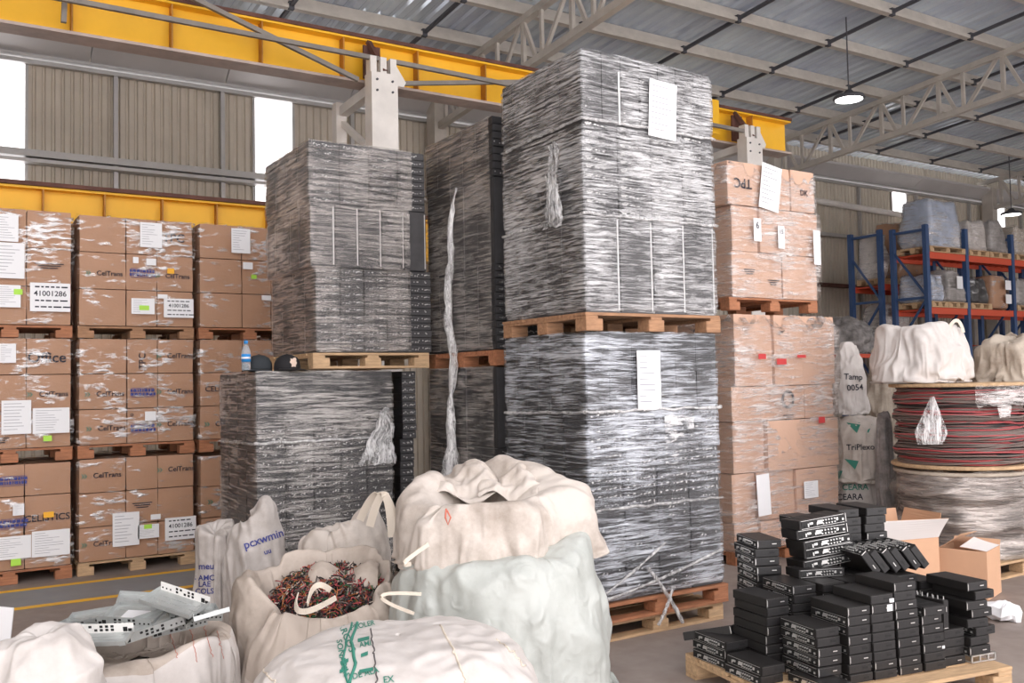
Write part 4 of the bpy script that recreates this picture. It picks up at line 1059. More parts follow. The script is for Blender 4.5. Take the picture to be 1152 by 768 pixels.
for pts, rr in ((((396, 700), (389, 722), (386, 745), (391, 766)), .0045), (((402, 700), (395, 722), (400, 745), (394, 766)), .007)):
    L = []
    for a, b in zip(pts, pts[1:]): L += drape_line(bk, P_at(*a, 4.), P_at(*b, 4.), cam_dir(P_at(*a, 4.)), 8, .004, .004)
    if len(L) > 2: q.tube(L, rr, 5)
for (px, py, w_) in ((388, 740, .03), (386, 750, .03), (409, 715, .05), (410, 732, .03), (412, 750, .06)):
    hh = [bk.ray_cast(P_at(px + dx * w_ * 130, py + dy * 3, 3.2), cam_dir(P_at(px + dx * w_ * 130, py + dy * 3, 3.2)), 4)[0] for dx, dy in ((-1, 1), (1, 0), (1, 1.4), (-1, 2.4))]
    if all(h is not None for h in hh): q.add([h - cam_dir(h) * .007 for h in hh], [(0, 1, 2, 3)])
q.build('printed_logo', M['inkgreen'], tk)
# -- bag with metal chassis, its mouth rolled down
def fmouth(p, t, a):
    x, y, z = p; k = math.exp(-((t - .56) / .14) ** 2)
    z += k * (.06 * bump_at(a, RIGHT - 20, 2) + .10 * bump_at(a, AWAY + 40, 2) - .07 * bump_at(a, LEFT + 60, 2) + .03 * math.sin(5 * a)); return (x, y, z)
cm = (.93, 4.97)
Pm = bag_surface(zs([(0, 0), (.9, 0), (1.03, .2), (1.06, .6), (1.0, .84), (.88, .90), (.78, .84), (.72, .74), (.5, .72), (.2, .72)], .45), .50, .46, 91, lump=.10, slack=1.28, bend=.01, amp=.03, ridge=.026, it=120, R=110, S=180, anchor=.003, fn=fmouth) + np.array((*cm, 0))
Pm, _ = fit_view(Pm, 18, 274, 681)
tm = tag(bag_object('bulk_bag', Pm, [M['bag'], M['bagin']], cut=70), 'low open white bag with red threads, heaped with metal chassis plates', 'bulk bag')
bmv = bvh_of(Pm)
for k, (a, b) in enumerate((((213, 700), (222, 745)), ((228, 700), (240, 740)), ((244, 708), (252, 742)), ((190, 708), (200, 740)), ((58, 702), (64, 722)), ((76, 690), (82, 712)))):
    seam(bmv, tm, [P_at(*a, 4.4), P_at(*b, 4.3)], 'thread', .0013, seed=k, wob=.010)
# -- white bag at the lower corner
Pn = bag_surface(zs([(0, 0), (.9, 0), (1.0, .2), (1.0, .55), (.88, .86), (.55, 1.0), (0, .98)], .70), .29, .28, 103, lump=.12, slack=1.28, bend=.01, amp=.03, ridge=.03, it=120, R=90, S=140, anchor=.003) + np.array((.34, 4.36, 0))
Pn, _ = fit_view(Pn, -45, 124, 698)
tn = tag(bag_object('bulk_bag', Pn, M['bag']), 'crumpled white bag in the lower corner before the chassis plates', 'bulk bag')
# ------------------------------------------------------------------ loose set-top boxes on a pallet
PR = math.radians(-10)
PU, PV = 4.014, 3.174
def PL_(x, y): return (PU + x * math.cos(PR) - y * math.sin(PR), PV + x * math.sin(PR) + y * math.cos(PR))
M['stbedge'] = mat('grey_bezel_edge', (.09, .085, .08), .4)
BW, BD, BH = .153, .28, .0485
pt = thing('wooden_pallet', 'pale wooden pallet on the floor carrying the heap of loose black boxes', 'pallet', (*PL_(-.44, -.13), 0), PR)
pallet_parts(pt, 1.42, .98, .128, M['wood2'], True, 77)
def stb_meshes(var):
    r = random.Random(var); mb = MB(); mb.bevbox((0, 0, .0015), (BW, BD, BH - .001), .0022)
    if var % 3 == 2:          # slotted lid
        for i in range(4):
            for k in range(16): mb.box((.018 + k * .008, .02 + i * .064, BH - .0016), (.022 + k * .008, .072 + i * .064, BH - .0006), 1)
    case = mb.mesh('case', [M['stb'], M['stbdark']])
    mb = MB(); mb.bevbox((.004, -.004, .004), (BW - .004, .002, BH - .004), .0015)
    mb.box((.002, -.0046, .003), (.0035, -.002, BH - .003), 2 if var % 2 == 0 else 0); mb.box((.004, -.0045, BH - .0055), (BW - .004, -.0035, BH - .0045), 3)
    e = .012
    mb.box((BW * .58, -.0052, BH * .40), (BW * .80, -.0038, BH * .62), 1)
    if var % 2 == 0:
        mb.box((BW * .60, -.0064, BH * .46), (BW * .78, -.0052, BH * .56), 2)
        mb.box((e * .3, -.005, BH * .2), (e * .55, -.0038, BH * .8), 2)
    end = mb.mesh('end_panel', [M['stbend'], M['stbdark'], M['silver'], M['stbedge']])
    mb = MB(); y = BD * .93
    mb.box((-.0022, .012, .007), (0.001, BD - .012, BH - .008), 1)
    for k, (ww, hh) in enumerate(((.012, .012), (.006, .016), (.020, .010), (.020, .010), (.005, .012), (.030, .018), (.010, .010), (.010, .010), (.010, .010), (.010, .010), (.010, .010), (.012, .014), (.012, .014), (.010, .010))):
        yy = y - .012 - k * .0175
        if yy < .02: break
        z = BH * (.42 + .12 * ((k * 7) % 3 - 1))
        if k in (6, 7, 8, 9, 10):
            for dz in (-.008, .008): mb.tube([(-.002, yy, BH / 2 + dz), (-.010, yy, BH / 2 + dz)], .0042, 6, 0)
        else: mb.box((-.006, yy - ww / 2, z - hh / 2), (-.001, yy + ww / 2, z + hh / 2), 0 if k % 3 else 1)
    for z in (.004, BH - .006): mb.box((-.0018, .01, z), (-.0002, BD - .01, z + .0016), 0)
    con = mb.mesh('connector_strip', [M['silver'], M['stbdark']])
    return case, end, con
VAR = [stb_meshes(k) for k in range(6)]
nstb = 0
def stb(lab, x, y, z, rz=0.0, rx=0.0, ry=0.0, var=0, conn=True, flip=False, world=False, extra=None, sc_=1.0, grp='loose set-top boxes heaped on the pallet'):
    """x, y: pile coordinates of the front corner; rz, rx, ry in degrees about it"""
    global nstb
    t = bpy.data.objects.new('set_top_box', None); COL.objects.link(t); t.empty_display_size = .05
    px, py = (x, y) if world else PL_(x, y)
    m = Matrix.Translation((px, py, z)) @ Matrix.Rotation(PR + math.radians(rz), 4, 'Z') @ Matrix.Rotation(math.radians(rx), 4, 'X') @ Matrix.Rotation(math.radians(ry), 4, 'Y')
    if flip: m = m @ Matrix.Translation((BW, BD, 0)) @ Matrix.Rotation(PI, 4, 'Z')
    if sc_ != 1: m = m @ Matrix.Scale(sc_, 4)
    t.matrix_world = m; tag(t, lab, 'set-top box', grp)
    c, e, k = VAR[var % 6]
    link('case', c, t); link('end_panel', e, t)
    if conn: link('connector_strip', k, t)
    if extra: extra(t)
    nstb += 1; return t
ORD = ['bottom', 'second', 'third', 'fourth', 'fifth', 'sixth', 'seventh', 'eighth', 'ninth', 'tenth', 'eleventh', 'twelfth', 'thirteenth', 'fourteenth', 'fifteenth', 'sixteenth', 'seventeenth']
rs = random.Random(99)
def column(desc, x, y, n, z0=.128, rz=0, j=.004, conn=.5, lean=0.0, jr=1.0, jx=None, skip=0):
    for k in range(skip, n):
        nm = ORD[k] + ' from bottom' if 0 < k < n - 1 else ('topmost' if k == n - 1 else 'lowest')
        if skip: nm = (['topmost', 'second from the top', 'third from the top', 'fourth from the top', 'fifth from the top', 'sixth from the top', 'seventh from the top', 'eighth from the top'][n - 1 - k])
        dx = rs.uniform(-j, j) + lean * k + (jx[k % len(jx)] if jx else 0)
        stb('set-top box, %s, in %s' % (nm, desc), x + dx, y + rs.uniform(-j, j), z0 + k * BH, rz + rs.uniform(-jr, jr), var=rs.randrange(6) if k < n - 1 else rs.choice((0, 1, 3, 4)), conn=rs.random() < conn)

column('the column third from the pile corner', 0, .01, 8, conn=.3)
column('the front column whose top box has a white sticker', .160, .0, 9, lean=-.002)
column('the tallest front column with open port flaps', .328, .0, 10, lean=-.003, conn=.2)
column('the short front column under two silver-edged boxes', .492, .0, 5, conn=.2)
column('the short front column beneath the box standing on edge', .658, .02, 4, conn=.2)
column('the zigzag end column near the open cartons', .832, .0, 8, z0=.172, j=.012, jr=3, jx=[-.01, .0, .03, -.015, .01, -.02, .03, .0], conn=.5)
column('the corner column with connectors facing out', -.166, .05, 6, conn=1.0, j=.012, jx=[-.02, -.012, 0, 0, .006, 0])
stb('black set-top box pushed out low at the pile corner', -.21, -.085, .128, 6, var=0)
column('the column behind the corner column', -.26, .345, 8, conn=.1, rz=2, lean=.002)
column('the low pair of boxes with coloured connectors', -.425, .17, 2, rz=3, conn=1.0, j=.015)
column('the low stack beneath the tilted box', -.42, .50, 3, rz=4, conn=1.0, j=.014)
stb('black slotted set-top box lying tilted on the low stack at the pallet edge', -.30, .60, .275, 38, -14, 10, var=2, conn=False)
column('the column backing the corner columns', -.06, .36, 9, conn=.8, rz=-2)
column('the column under the box turned to face out', .11, .32, 9, conn=.4)
column('the second-row column with its lid in the open', .28, .31, 9, conn=.3)
column('the second-row column under the leaning boxes', .45, .31, 9, conn=.3)
column('the second-row column at the end of the leaning boxes', .62, .31, 9, conn=.3, rz=-2)
column('the second-row column behind the zigzag one', .80, .31, 8, conn=.3)
column('the small stack near the pale carton tower', -.06, .69, 13, conn=1.0, rz=-12, j=.016, lean=.002)
column('the tall back column with a broad bare lid', .70, .62, 16, conn=.3, rz=-3, j=.01)
column('the tall back column behind the tilted stack', .51, .63, 16, conn=.3, rz=-3, j=.012)
stb('black set-top box jutting out near the top of the tall back columns', .36, .64, .128 + 13 * BH, 8, var=1)
stb('black set-top box jutting out at the top of the tall back columns', .34, .66, .128 + 14 * BH, 4, var=3)
for k in range(2):
    stb('black set-top box with silver edge, %s of the pair on the short column' % ('lower', 'upper')[k], .487 + .006 * k, -.012 * k, .128 + (5 + k) * BH, 3 - 4 * k, var=2 * k)
eb = stb('black set-top box standing on its long edge with pins on top', .71, .03, .128 + 4 * BH + .002, 8, 0, -88, var=4, conn=False)
q = MB()
for k in range(16): yy = .02 + .016 * k + (.004 if k % 3 else 0); q.tube([(BW, yy, .012 + .02 * (k % 2)), (BW + .016, yy, .012 + .02 * (k % 2))], .0028, 6)
q.build('connector_pins', M['silver'], eb)
stb('black set-top box turned to show its connectors, in the middle of the pile', .37, .44, .128 + 9 * BH, 80, 0, 2, var=1)
for k, (rz, x, y, tx, ty) in enumerate(((84, .49, .50, 0, -7), (80, .52, .51, 1, -8), (86, .48, .49, 2, -6), (81, .46, .50, 3, -7), (88, .47, .52, 4, -8))):
    stb('set-top box in the slanting stack showing connectors, ' + ('lowest', 'second from the bottom', 'middle', 'second from the top', 'slotted one on top')[k], x, y, .128 + 10 * BH + k * BH * 1.16 + .012, rz, -6 + tx * .3, 3, var=(0, 1, 3, 4, 2)[k], conn=True, sc_=1.16)
for k in range(6):
    stb('black set-top box leaning on its neighbour, %s of six in the leaning row' % ('first', 'second', 'third', 'fourth', 'fifth', 'last')[k], .40 + .075 * k, .34 + .01 * (k % 2), .128 + 9 * BH + .128, -8, 0, 52, var=k, conn=True)
def add_sticker(x, y, z, w_, h_, par=None):
    pass
frame_scrap = None
q = MB()
for z in (.0, .034):
    q.box((0, 0, z), (.18, .008, z + .006)); q.box((0, .15, z), (.18, .158, z + .006)); q.box((0, 0, z), (.008, .158, z + .006)); q.box((.172, 0, z), (.18, .158, z + .006))
for x in (0, .06, .12, .172): q.box((x, 0, .002), (x + .008, .008, .038)); q.box((x, .15, .002), (x + .008, .158, .038))
o = q.build('box_frame', M['silver'], None, loc=(*PL_(.83, -.006), .129)); o.rotation_euler = (0, 0, PR)
tag(o, 'bare whitish metal frame at the foot of the zigzag column of black boxes', 'metal frame')
# ------------------------------------------------------------------ open cartons behind the pile
def open_carton(lab, x, y, z, w, d, h, rz, flaps, m='card3', filler=None):
    t = thing('open_carton', lab, 'carton', (x, y, z), math.radians(rz)); th = .006; q = MB()
    q.box((0, 0, 0), (w, th, h)); q.box((0, d - th, 0), (w, d, h)); q.box((0, th, 0), (th, d - th, h)); q.box((w - th, th, 0), (w, d - th, h)); q.box((th, th, 0), (w - th, d - th, th))
    q.build('body', M[m], t)
    for side, ang, ln in flaps:
        a = math.radians(ang); q = MB(); mm = [M[m], M['cardin']]
        if side == 'f': o, ax, ou = Vector((0, 0, h)), Vector((1, 0, 0)), Vector((0, -1, 0)); L = w
        elif side == 'b': o, ax, ou = Vector((w, d, h)), Vector((-1, 0, 0)), Vector((0, 1, 0)); L = w
        elif side == 'l': o, ax, ou = Vector((0, d, h)), Vector((0, -1, 0)), Vector((-1, 0, 0)); L = d
        else: o, ax, ou = Vector((w, 0, h)), Vector((0, 1, 0)), Vector((1, 0, 0)); L = d
        up_ = ou * math.cos(a) + Vector((0, 0, 1)) * math.sin(a); nn = ax.cross(up_).normalized() * .004
        N = 8; vs = []
        for k in range(N + 1):
            s_ = ln * k / N; bend = .10 * (k / N) ** 2 * ln
            for e in (0, 1):
                p = o + ax * (L * (.0 if e == 0 else 1)) + up_ * s_ + nn.normalized() * bend * (1 if e else -.4); vs += [p, p + nn]
        q.v = [tuple(p) for p in vs]
        for k in range(N):
            b = 4 * k; q.f += [(b, b + 2, b + 6, b + 4), (b + 1, b + 5, b + 7, b + 3), (b, b + 4, b + 5, b + 1), (b + 2, b + 3, b + 7, b + 6)]; q.m += [0, 1, 0, 0]
        q.f.append((4 * N, 4 * N + 2, 4 * N + 3, 4 * N + 1)); q.m.append(0)
        q.build('flap', mm, t)
    return t
open_carton('open brown carton with raised flaps behind the heap of black boxes', 5.98, 4.50, .002, .62, .42, .46, -14, (('f', 60, .19), ('b', 75, .17), ('r', 78, .18), ('l', 35, .2)))
open_carton('small brown carton with its lid askew, next to the larger open carton', 6.76, 4.08, .002, .36, .34, .36, 16, (('b', 150, .2), ('f', 172, .19), ('r', 60, .05)))
q = MB(); q.lathe([(.0, 0), (.09, .01), (.12, .05), (.09, .10), (.03, .12), (0, .12)], 20); q.v = [(x + .05 * noise.noise((x * 14, y * 14, z * 14)), y + .05 * noise.noise((x * 14, y * 14, z * 14 + 9)), max(0.002, z + .03 * noise.noise((x * 20, y * 20, z * 20)))) for x, y, z in q.v]
o = q.build('crumpled_paper', M['paper'], None, False, loc=(6.32, 3.72, 0)); tag(o, 'crumpled scrap of white paper on the floor beyond the zigzag column', 'paper')

# ------------------------------------------------------------------ cable drums
def drum(lab, x, y, z0, z1, r, seed, wrapped, grp=None):
    t = thing('cable_drum', lab, 'cable drum', (x, y, z0), 0, grp); h = z1 - z0; rr = random.Random(seed)
    for zz, nm in ((0, 'flange'), (h - .03, 'flange')):
        q = MB(); q.lathe([(0, 0), (r * 1.03, 0), (r * 1.04, .006), (r * 1.04, .024), (r * 1.03, .03), (0, .03)], 48, (0, 0, zz)); q.build(nm, M['bagdirty'] if wrapped else M['wood2'], t)
    q = MB(); q.lathe([(r * .86, .03), (r * .88, h * .3), (r * .86, h - .03)], 40); q.build('drum_barrel', M['wireblack'], t)
    q = MB(); nr = int((h - .07) / .0135)
    for lay in range(2):
        for k in range(nr):
            z = .045 + k * .0135 + rr.uniform(-.004, .004); rad = r * (.93 + .045 * math.sin(k * .55 + seed) * rr.uniform(.4, 1)) + .012 * lay; ph = rr.uniform(0, 6.28); am = rr.uniform(.004, .020); fr = rr.choice((1, 1, 2)); pts = []
            for j in range(56):
                a = 2 * PI * j / 56; pts.append((rad * math.cos(a) * (1 + .012 * noise.noise((math.cos(a) * 2, math.sin(a) * 2, k))), rad * math.sin(a), min(h - .036, max(.037, z + am * math.sin(fr * a + ph) + .004 * math.sin(5 * a + ph)))))
            q.tube(pts, .0075, 5, rr.choice((0, 0, 1, 1, 1, 1, 2) if not wrapped else (1, 2, 2)), closed=True)
    q.build('wound_cable', [M['wirered'], M['wiretaupe'], M['wireblack']], t, True)
    if wrapped:
        q = MB(); R_, S_ = 40, 72
        for i in range(R_):
            z = .002 + (h + .005) * i / (R_ - 1)
            for j in range(S_):
                a = 2 * PI * j / S_; k = r * (1.07 + .035 * math.sin(z * 26 + 2 * noise.noise((math.cos(a) * 2, math.sin(a) * 2, seed))) + .05 * noise.noise((math.cos(a) * 3, math.sin(a) * 3, z * 12 + seed)) + .02 * noise.noise((math.cos(a) * 9, math.sin(a) * 9, z * 30)))
                if i > R_ - 4: k *= 1 - .03 * (i - R_ + 4)
                q.v.append((k * math.cos(a), k * math.sin(a), z + (.03 * noise.noise((math.cos(a) * 3, math.sin(a) * 3, seed)) if i > R_ - 5 else 0)))
        for i in range(R_ - 1):
            for j in range(S_): q.f.append((i * S_ + j, i * S_ + (j + 1) % S_, (i + 1) * S_ + (j + 1) % S_, (i + 1) * S_ + j)); q.m.append(0)
        q.build('stretch_film', M['film_spool'], t, True)
    return t
SX, SY = 7.90, 4.98
drum('film-wrapped cable drum on a pallet, under the drum of bare red cable', SX, SY, .14, .86, .54, 3, True)
drum('drum of bare red and taupe cable on top of the film-wrapped drum', SX, SY, .885, 1.62, .555, 4, False)
drum('film-wrapped cable drum at the picture edge beside the lower drum', 9.25, 4.75, .14, .86, .54, 5, True)
drum('drum of dark cable at the picture edge under the beige bag', 9.25, 4.75, .885, 1.60, .55, 9, True)
for x, y, lab in ((7.36, 4.42, 'wooden pallet on the floor under the two cable drums'), (8.72, 4.2, 'wooden pallet on the floor under the drums at the picture edge')):
    p = thing('wooden_pallet', lab, 'pallet', (x, y, 0)); pallet_parts(p, 1.1, 1.1, .135, M['wood2'], True, 6)
q = MB(); 
for k in range(3): q.bevbox((0, k * .09, 0), (.42, k * .09 + .07, .02), .002)
q.bevbox((.02, 0, .02), (.08, .25, .07), .003); q.bevbox((.34, 0, .02), (.40, .25, .07), .003)
o = q.build('wooden_crate_piece', M['wood'], None); o.matrix_world = Matrix.Translation(P_at(1140, 528, 8.0)) @ Matrix.Rotation(-.5, 4, 'Z') @ Matrix.Rotation(math.radians(62), 4, 'Y') @ Matrix.Rotation(.3, 4, 'X')
tag(o, 'broken piece of wooden crate wedged between the drums at the picture edge', 'crate piece')
# flap of film and the plastic pouch hanging on the red drum
def sheet_grid(name, m, fn, nu, nv, lab, cat, parent=None):
    q = MB()
    for j in range(nv + 1):
        for i in range(nu + 1): q.v.append(tuple(fn(i / nu, j / nv)))
    for j in range(nv):
        for i in range(nu): q.f.append((j * (nu + 1) + i, j * (nu + 1) + i + 1, (j + 1) * (nu + 1) + i + 1, (j + 1) * (nu + 1) + i)); q.m.append(0)
    o = q.build(name, M[m], parent, True)
    if lab: tag(o, lab, cat)
    return o
def pouch(a, b):
    top, bot = P_at(1049, 446, 7.72), P_at(1047, 500, 7.72); w_ = .05 + .40 * min(b, .75) / .75 * (1 if b < .75 else 1 - (b - .75) * 1.2)
    p = top.lerp(bot, b) + VX * ((a - .5) * w_ * .62); d = -cam_dir(p); return p + d * (.03 + .03 * math.sin(a * PI) + .012 * fbm((a * 6, b * 6, 1))) 
sheet_grid('hanging_pouch', 'film_w', pouch, 14, 18, 'crumpled clear plastic pouch hanging on the red cable', 'plastic pouch')
def skirt(a, b):
    ang = -2.35 + a * 1.05; rr = .60 + .012 * fbm((a * 8, b * 4, 3)); return (SX + rr * math.cos(ang), SY + rr * math.sin(ang), 1.60 - b * (.16 + .10 * abs(fbm((a * 5, 2, 2))) + (.10 if .3 < a < .5 else 0)))
sheet_grid('loose_film', 'film_e', skirt, 26, 8, 'loose film skirt hanging over the rim of the red cable drum', 'film')
# ------------------------------------------------------------------ bags near the drums
def fdr(p, t, a):
    x, y, z = p; k = max(0, t - .62) / .38; z -= .10 * k * abs(math.sin(a * 2 + 1)); return (x, y, z)
Pq = bag_surface(zs([(0, 0), (.86, 0), (1.0, .16), (1.0, .55), (.93, .86), (.75, 1.0), (.4, .94), (0, .9)], .54), .40, .37, 121, lump=.09, slack=1.25, it=100, fn=fdr, floor=0, R=90, S=150, bend=.01, ridge=.03)
Pq = Pq + np.array((7.82, 5.22, 1.625)); Pq, _ = fit_view(Pq, 977, 1097, 361, 1.625); tq = tag(bag_object('bulk_bag', Pq, M['bag']), 'white bulk bag sitting on the drum of red cable', 'bulk bag')
q = MB(); bq = bvh_of(Pq)
loop(P_at(1068, 368, 8.4), P_at(1078, 350, 8.4), P_at(1084, 374, 8.4), .03, tq)
Pr = bag_surface(zs([(0, 0), (.9, 0), (1.02, .2), (.98, .6), (.8, .9), (.45, 1.05), (0, 1.05)], .50), .60, .5, 131, lump=.14, slack=1.3, it=100, fn=fdr, floor=0, R=80, S=130, bend=.01, ridge=.03)
Pr = Pr + np.array((9.20, 4.90, 1.605)); Pr, _ = fit_view(Pr, 1088, 1205, 372, 1.605); tag(bag_object('bulk_bag', Pr, M['bagdirty']), 'dirty beige bag slumped on the drum at the picture edge', 'bulk bag')
def tall(p, t, a):
    x, y, z = p; return (x + .05 * math.sin(z * 3), y, z)
def sackat(px, d, rx, ry, h, z0, seed, m, lab, prof=None, fit=None, **k):
    c = P_at(px, 420, d); P = bag_surface(zs(prof or [(0, 0), (.85, 0), (1, .08), (1.0, .5), (.88, .82), (.6, .97), (.25, 1.0), (0, 1.0)], h), rx, ry, seed, R=80, S=120, floor=0, bend=.01, amp=.03, ridge=.025, it=90, anchor=.004, **k) + np.array((c.x, c.y, z0))
    if fit: P, _ = fit_view(P, *fit, z0)
    return tag(bag_object('sack', P, M[m]), lab, 'sack'), bvh_of(P), d
def write(sb, s, px, py, size, m, name='handwriting', rot=0, par=None):
    o_, b, d = sb; p = P_at(px, py, d - .4); c, s_ = math.cos(rot), math.sin(rot); Y = Vector((0, 0, 1)); q = drape_text(b, s, p, VX * c + Y * s_, Y * c - VX * s_, cam_dir(p), size); q.build(name, M[m], o_)
s1 = sackat(968, 9.75, .42, .38, .72, .0, 141, 'baggrey', 'lowest white sack with a dark printed panel beside the pale carton tower', fit=(930, 1002, 512), lump=.1, slack=1.2)
write(s1, 'CEARA', 962, 548, .085, 'inkgreen', 'printed_logo'); write(s1, 'CEARA', 956, 559, .085, 'ink', 'printed_logo')
s2 = sackat(972, 9.72, .40, .38, .80, .62, 143, 'bagcream', 'bulging white sack with green marks and handwriting, middle of the sack pile', fit=(926, 1010, 466), lump=.12, slack=1.25, sq=2.2)
write(s2, 'TriPlexo', 968, 503, .082, 'ink'); 
q = MB()
for (px, py, w_, h_) in ((960, 481, .07, .10), (973, 481, .09, .09), (958, 522, .22, .06), (940, 533, .2, .06)):
    p = P_at(px, py, 9.3); m_ = drape_text(s2[1], 'o', p, VX, (0, 0, 1), cam_dir(p), .02); 
    pts = []
    hh = [s2[1].ray_cast(P_at(px + dx * 8, py + dy * 6, 6), cam_dir(P_at(px + dx * 8, py + dy * 6, 6)), 8)[0] for dx, dy in ((-1, -1), (1, -.6), (.5, 1))]
    if all(h is not None for h in hh): q.add([h - cam_dir(h) * .012 for h in hh], [(0, 1, 2)])
q.build('printed_mark', M['inkgreen'], s2[0])
s3 = sackat(962, 9.80, .34, .30, .84, 1.30, 147, 'bag', 'upright white sack with handwriting standing on the sack pile by the carton tower', fit=(936, 980, 384), lump=.12, slack=1.22, prof=[(0, 0), (.9, 0), (1, .1), (1.0, .5), (.75, .8), (.45, .95), (.2, 1.0), (0, 1.0)], lean=(-.05, 0))
write(s3, 'Tamp', 960, 424, .085, 'ink', rot=-.06); write(s3, '0054', 962, 436, .085, 'ink', rot=.05)
s4 = sackat(1002, 10.3, .34, .32, 2.0, 0, 151, 'bagdirty', 'tall dirty beige sack with an open crumpled top between the sack pile and the drums', fit=(972, 1024, 387), lump=.16, slack=1.3, fold=.05)
s5 = sackat(1001, 9.15, .24, .22, 1.38, 0, 157, 'greyscrap', 'dark grey sack squeezed in beside the drum of red cable', fit=(984, 1014, 462), lump=.16, slack=1.2)

def put_sticker(desc, x, z, w_, h_):
    for o in bpy.data.objects:
        if o.get('label', '') == desc:
            q = MB(); put_quad(q, (x, -.006, z), (1, 0, 0), (0, 0, 1), w_, h_); q.build('sticker', M['paper'], o)
put_sticker('set-top box, eighth from bottom, in the front column whose top box has a white sticker', .115, .024, .036, .034)
put_sticker('set-top box, topmost, in the front column whose top box has a white sticker', .138, .012, .03, .02)
put_sticker('set-top box, third from bottom, in the short front column under two silver-edged boxes', .135, .02, .018, .015)
# ------------------------------------------------------------------ pallet racks at the far wall
def rack(lab, u0, us, v0, v1, zt, levels, u_open=True):
    t = thing('pallet_rack', lab, 'pallet rack', (u0, v0, 0)); dd = v1 - v0
    for i, u in enumerate(us):
        p = bpy.data.objects.new('upright_frame', None); COL.objects.link(p); p.parent = t; p.location = (u - u0, 0, 0)
        q = MB()
        for y in (0, dd): q.box((-.05, y - .045, 0), (.05, y + .045, zt))
        q.build('post', M['blue'], p)
        q = MB(); z = .25; k = 0
        while z < zt - 1.05:
            q.beam((0, 0, z), (0, dd, z), .04, .05); a, b = (0, dd) if k % 2 else (dd, 0)
            q.beam((0, a, z), (0, b, z + 1.0), .035, .04); z += 1.0; k += 1
        q.beam((0, 0, zt - .1), (0, dd, zt - .1), .05, .05); q.build('brace', M['blue'], p)
    for z in levels:
        for a, b in zip(us, us[1:]):
            for y in (0, dd):
                q = MB(); q.box((a - u0 + .05, y - .03, z - .13), (b - u0 - .05, y + .03, z)); 
                q.build('beam', M['orange'], t)
            q = MB()
            for k in range(7): q.box((a - u0 + .1 + (b - a - .3) * k / 6, .04, z - .05), (a - u0 + .18 + (b - a - .3) * k / 6, dd - .04, z - .02))
            q.build('support_bars', M['orange'], t)
    return t
rack('blue and orange pallet rack facing the floor, nearer of the two rows', 17.05, (17.05, 18.40, 20.12, 21.85, 23.6, 25.6), 11.3, 12.05, 4.72, (1.15, 3.05, 4.17))
rack('blue and orange pallet rack behind the nearer one, against the cladding', 17.0, (17.0, 19.85, 22.7, 25.5), 12.32, 13.05, 4.76, (1.15, 2.35, 3.62))
def rload(lab, u, v, z, w, d, h, m, film='film_e', seed=0, cat='wrapped load', pal=True, lump=.06):
    t = thing('wrapped_rack_load', lab, cat, (u, v, z)); zz = 0
    if pal:
        p = bpy.data.objects.new('wooden_pallet', None); COL.objects.link(p); p.parent = t; pallet_parts(p, w, d, .12, M['wood2'], True, seed); zz = .122
    def fn(x, y, q):
        k = lump * noise.noise((x * 2.4 + seed, y * 2.4, q * 2.4)) + lump * .4 * noise.noise((x * 7 + seed, y * 7, q * 7)); c = 1 - .18 * (q / h) ** 3
        return (k * (1 if x > 0 else -1) + x * (c - 1), k * (1 if y > 0 else -1) + y * (c - 1), k if q > h * .8 else 0)
    b = soft_box(w * .84, d * .92, h, (10, 8, 10), .05, fn); b.v = [(x + w / 2, y + d / 2, q + zz) for x, y, q in b.v]; b.build('goods', M[m], t, True)
    if film:
        b = soft_box(w * .87, d * .96, h + .02, (14, 10, 14), .05, lambda x, y, q: tuple(c + .02 * noise.noise((x * 12 + seed, y * 12, q * 16)) for c in fn(x, y, q))); b.v = [(x + w / 2, y + d / 2, q + zz) for x, y, q in b.v]; b.build('stretch_film', M[film], t, True)
    return t
Z1, Z2, Z3 = 4.175, 3.055, 1.155
rload('tall wrapped pallet of bluish white sacks on the top rack level', 17.12, 11.25, Z1, 1.22, .8, .98, 'bluewrap', seed=1)
rload('wrapped pale bundle next to the tall sacks on the top rack level', 18.48, 11.25, Z1, .72, .8, .64, 'baggrey', seed=2)
rload('grey wrapped bundle with dark gaps on the top rack level', 19.24, 11.25, Z1, .80, .8, .68, 'greyscrap', seed=3)
rload('beige wrapped bundle at the end of the top rack level', 20.25, 11.25, Z1, .95, .8, .64, 'bagdirty', seed=4)
rload('tan wrapped cartons on the top level of the rear rack, beside a blue upright', 17.6, 12.3, 3.64, 1.0, .75, 1.25, 'card', 'film_c', 5)
rload('pale wrapped load on the top level of the rear rack, by the end frame', 17.1, 12.45, 3.64, .45, .55, .95, 'bag', 'film_e', 6)
rload('blue wrapped bundle on a pallet on the middle rack level', 17.12, 11.25, Z2, .55, .8, .55, 'bluewrap', 'film_e', 7)
rload('dark scrap in clear film with a white paper, middle rack level', 17.68, 11.25, Z2, .66, .8, .66, 'greyscrap', 'film_e', 8)
rload('black crate load on the middle rack level', 18.48, 11.25, Z2, .75, .8, .55, 'stbw2', 'film_c', 9)
rload('brown carton with white papers on the middle rack level', 19.28, 11.25, Z2 + .035, .7, .8, .72, 'card', 'film_c', 10, pal=False, lump=.02)
rload('dark wrapped bundle beyond the brown carton on the middle rack level', 20.2, 11.25, Z2, 1.2, .8, .6, 'greyscrap', 'film_e', 11)
rload('pale wrapped block on the middle level of the rear rack', 17.1, 12.3, 2.37, 1.0, .75, .72, 'bag', 'film_e', 12)
rload('brown carton on the low rack level behind the white bag', 17.12, 11.25, Z3, 1.2, .8, 1.25, 'card', 'film_c', 13, lump=.03)
rload('mottled scrap heap on the low rack level', 18.5, 11.25, Z3, 1.5, .8, 1.0, 'greyscrap', None, 14, lump=.1)
rload('brown cartons on the low rack level under the dark bundle', 20.2, 11.25, Z3, 1.5, .8, 1.15, 'card', 'film_c', 15, lump=.03)
for i in (8, 10):
    pass
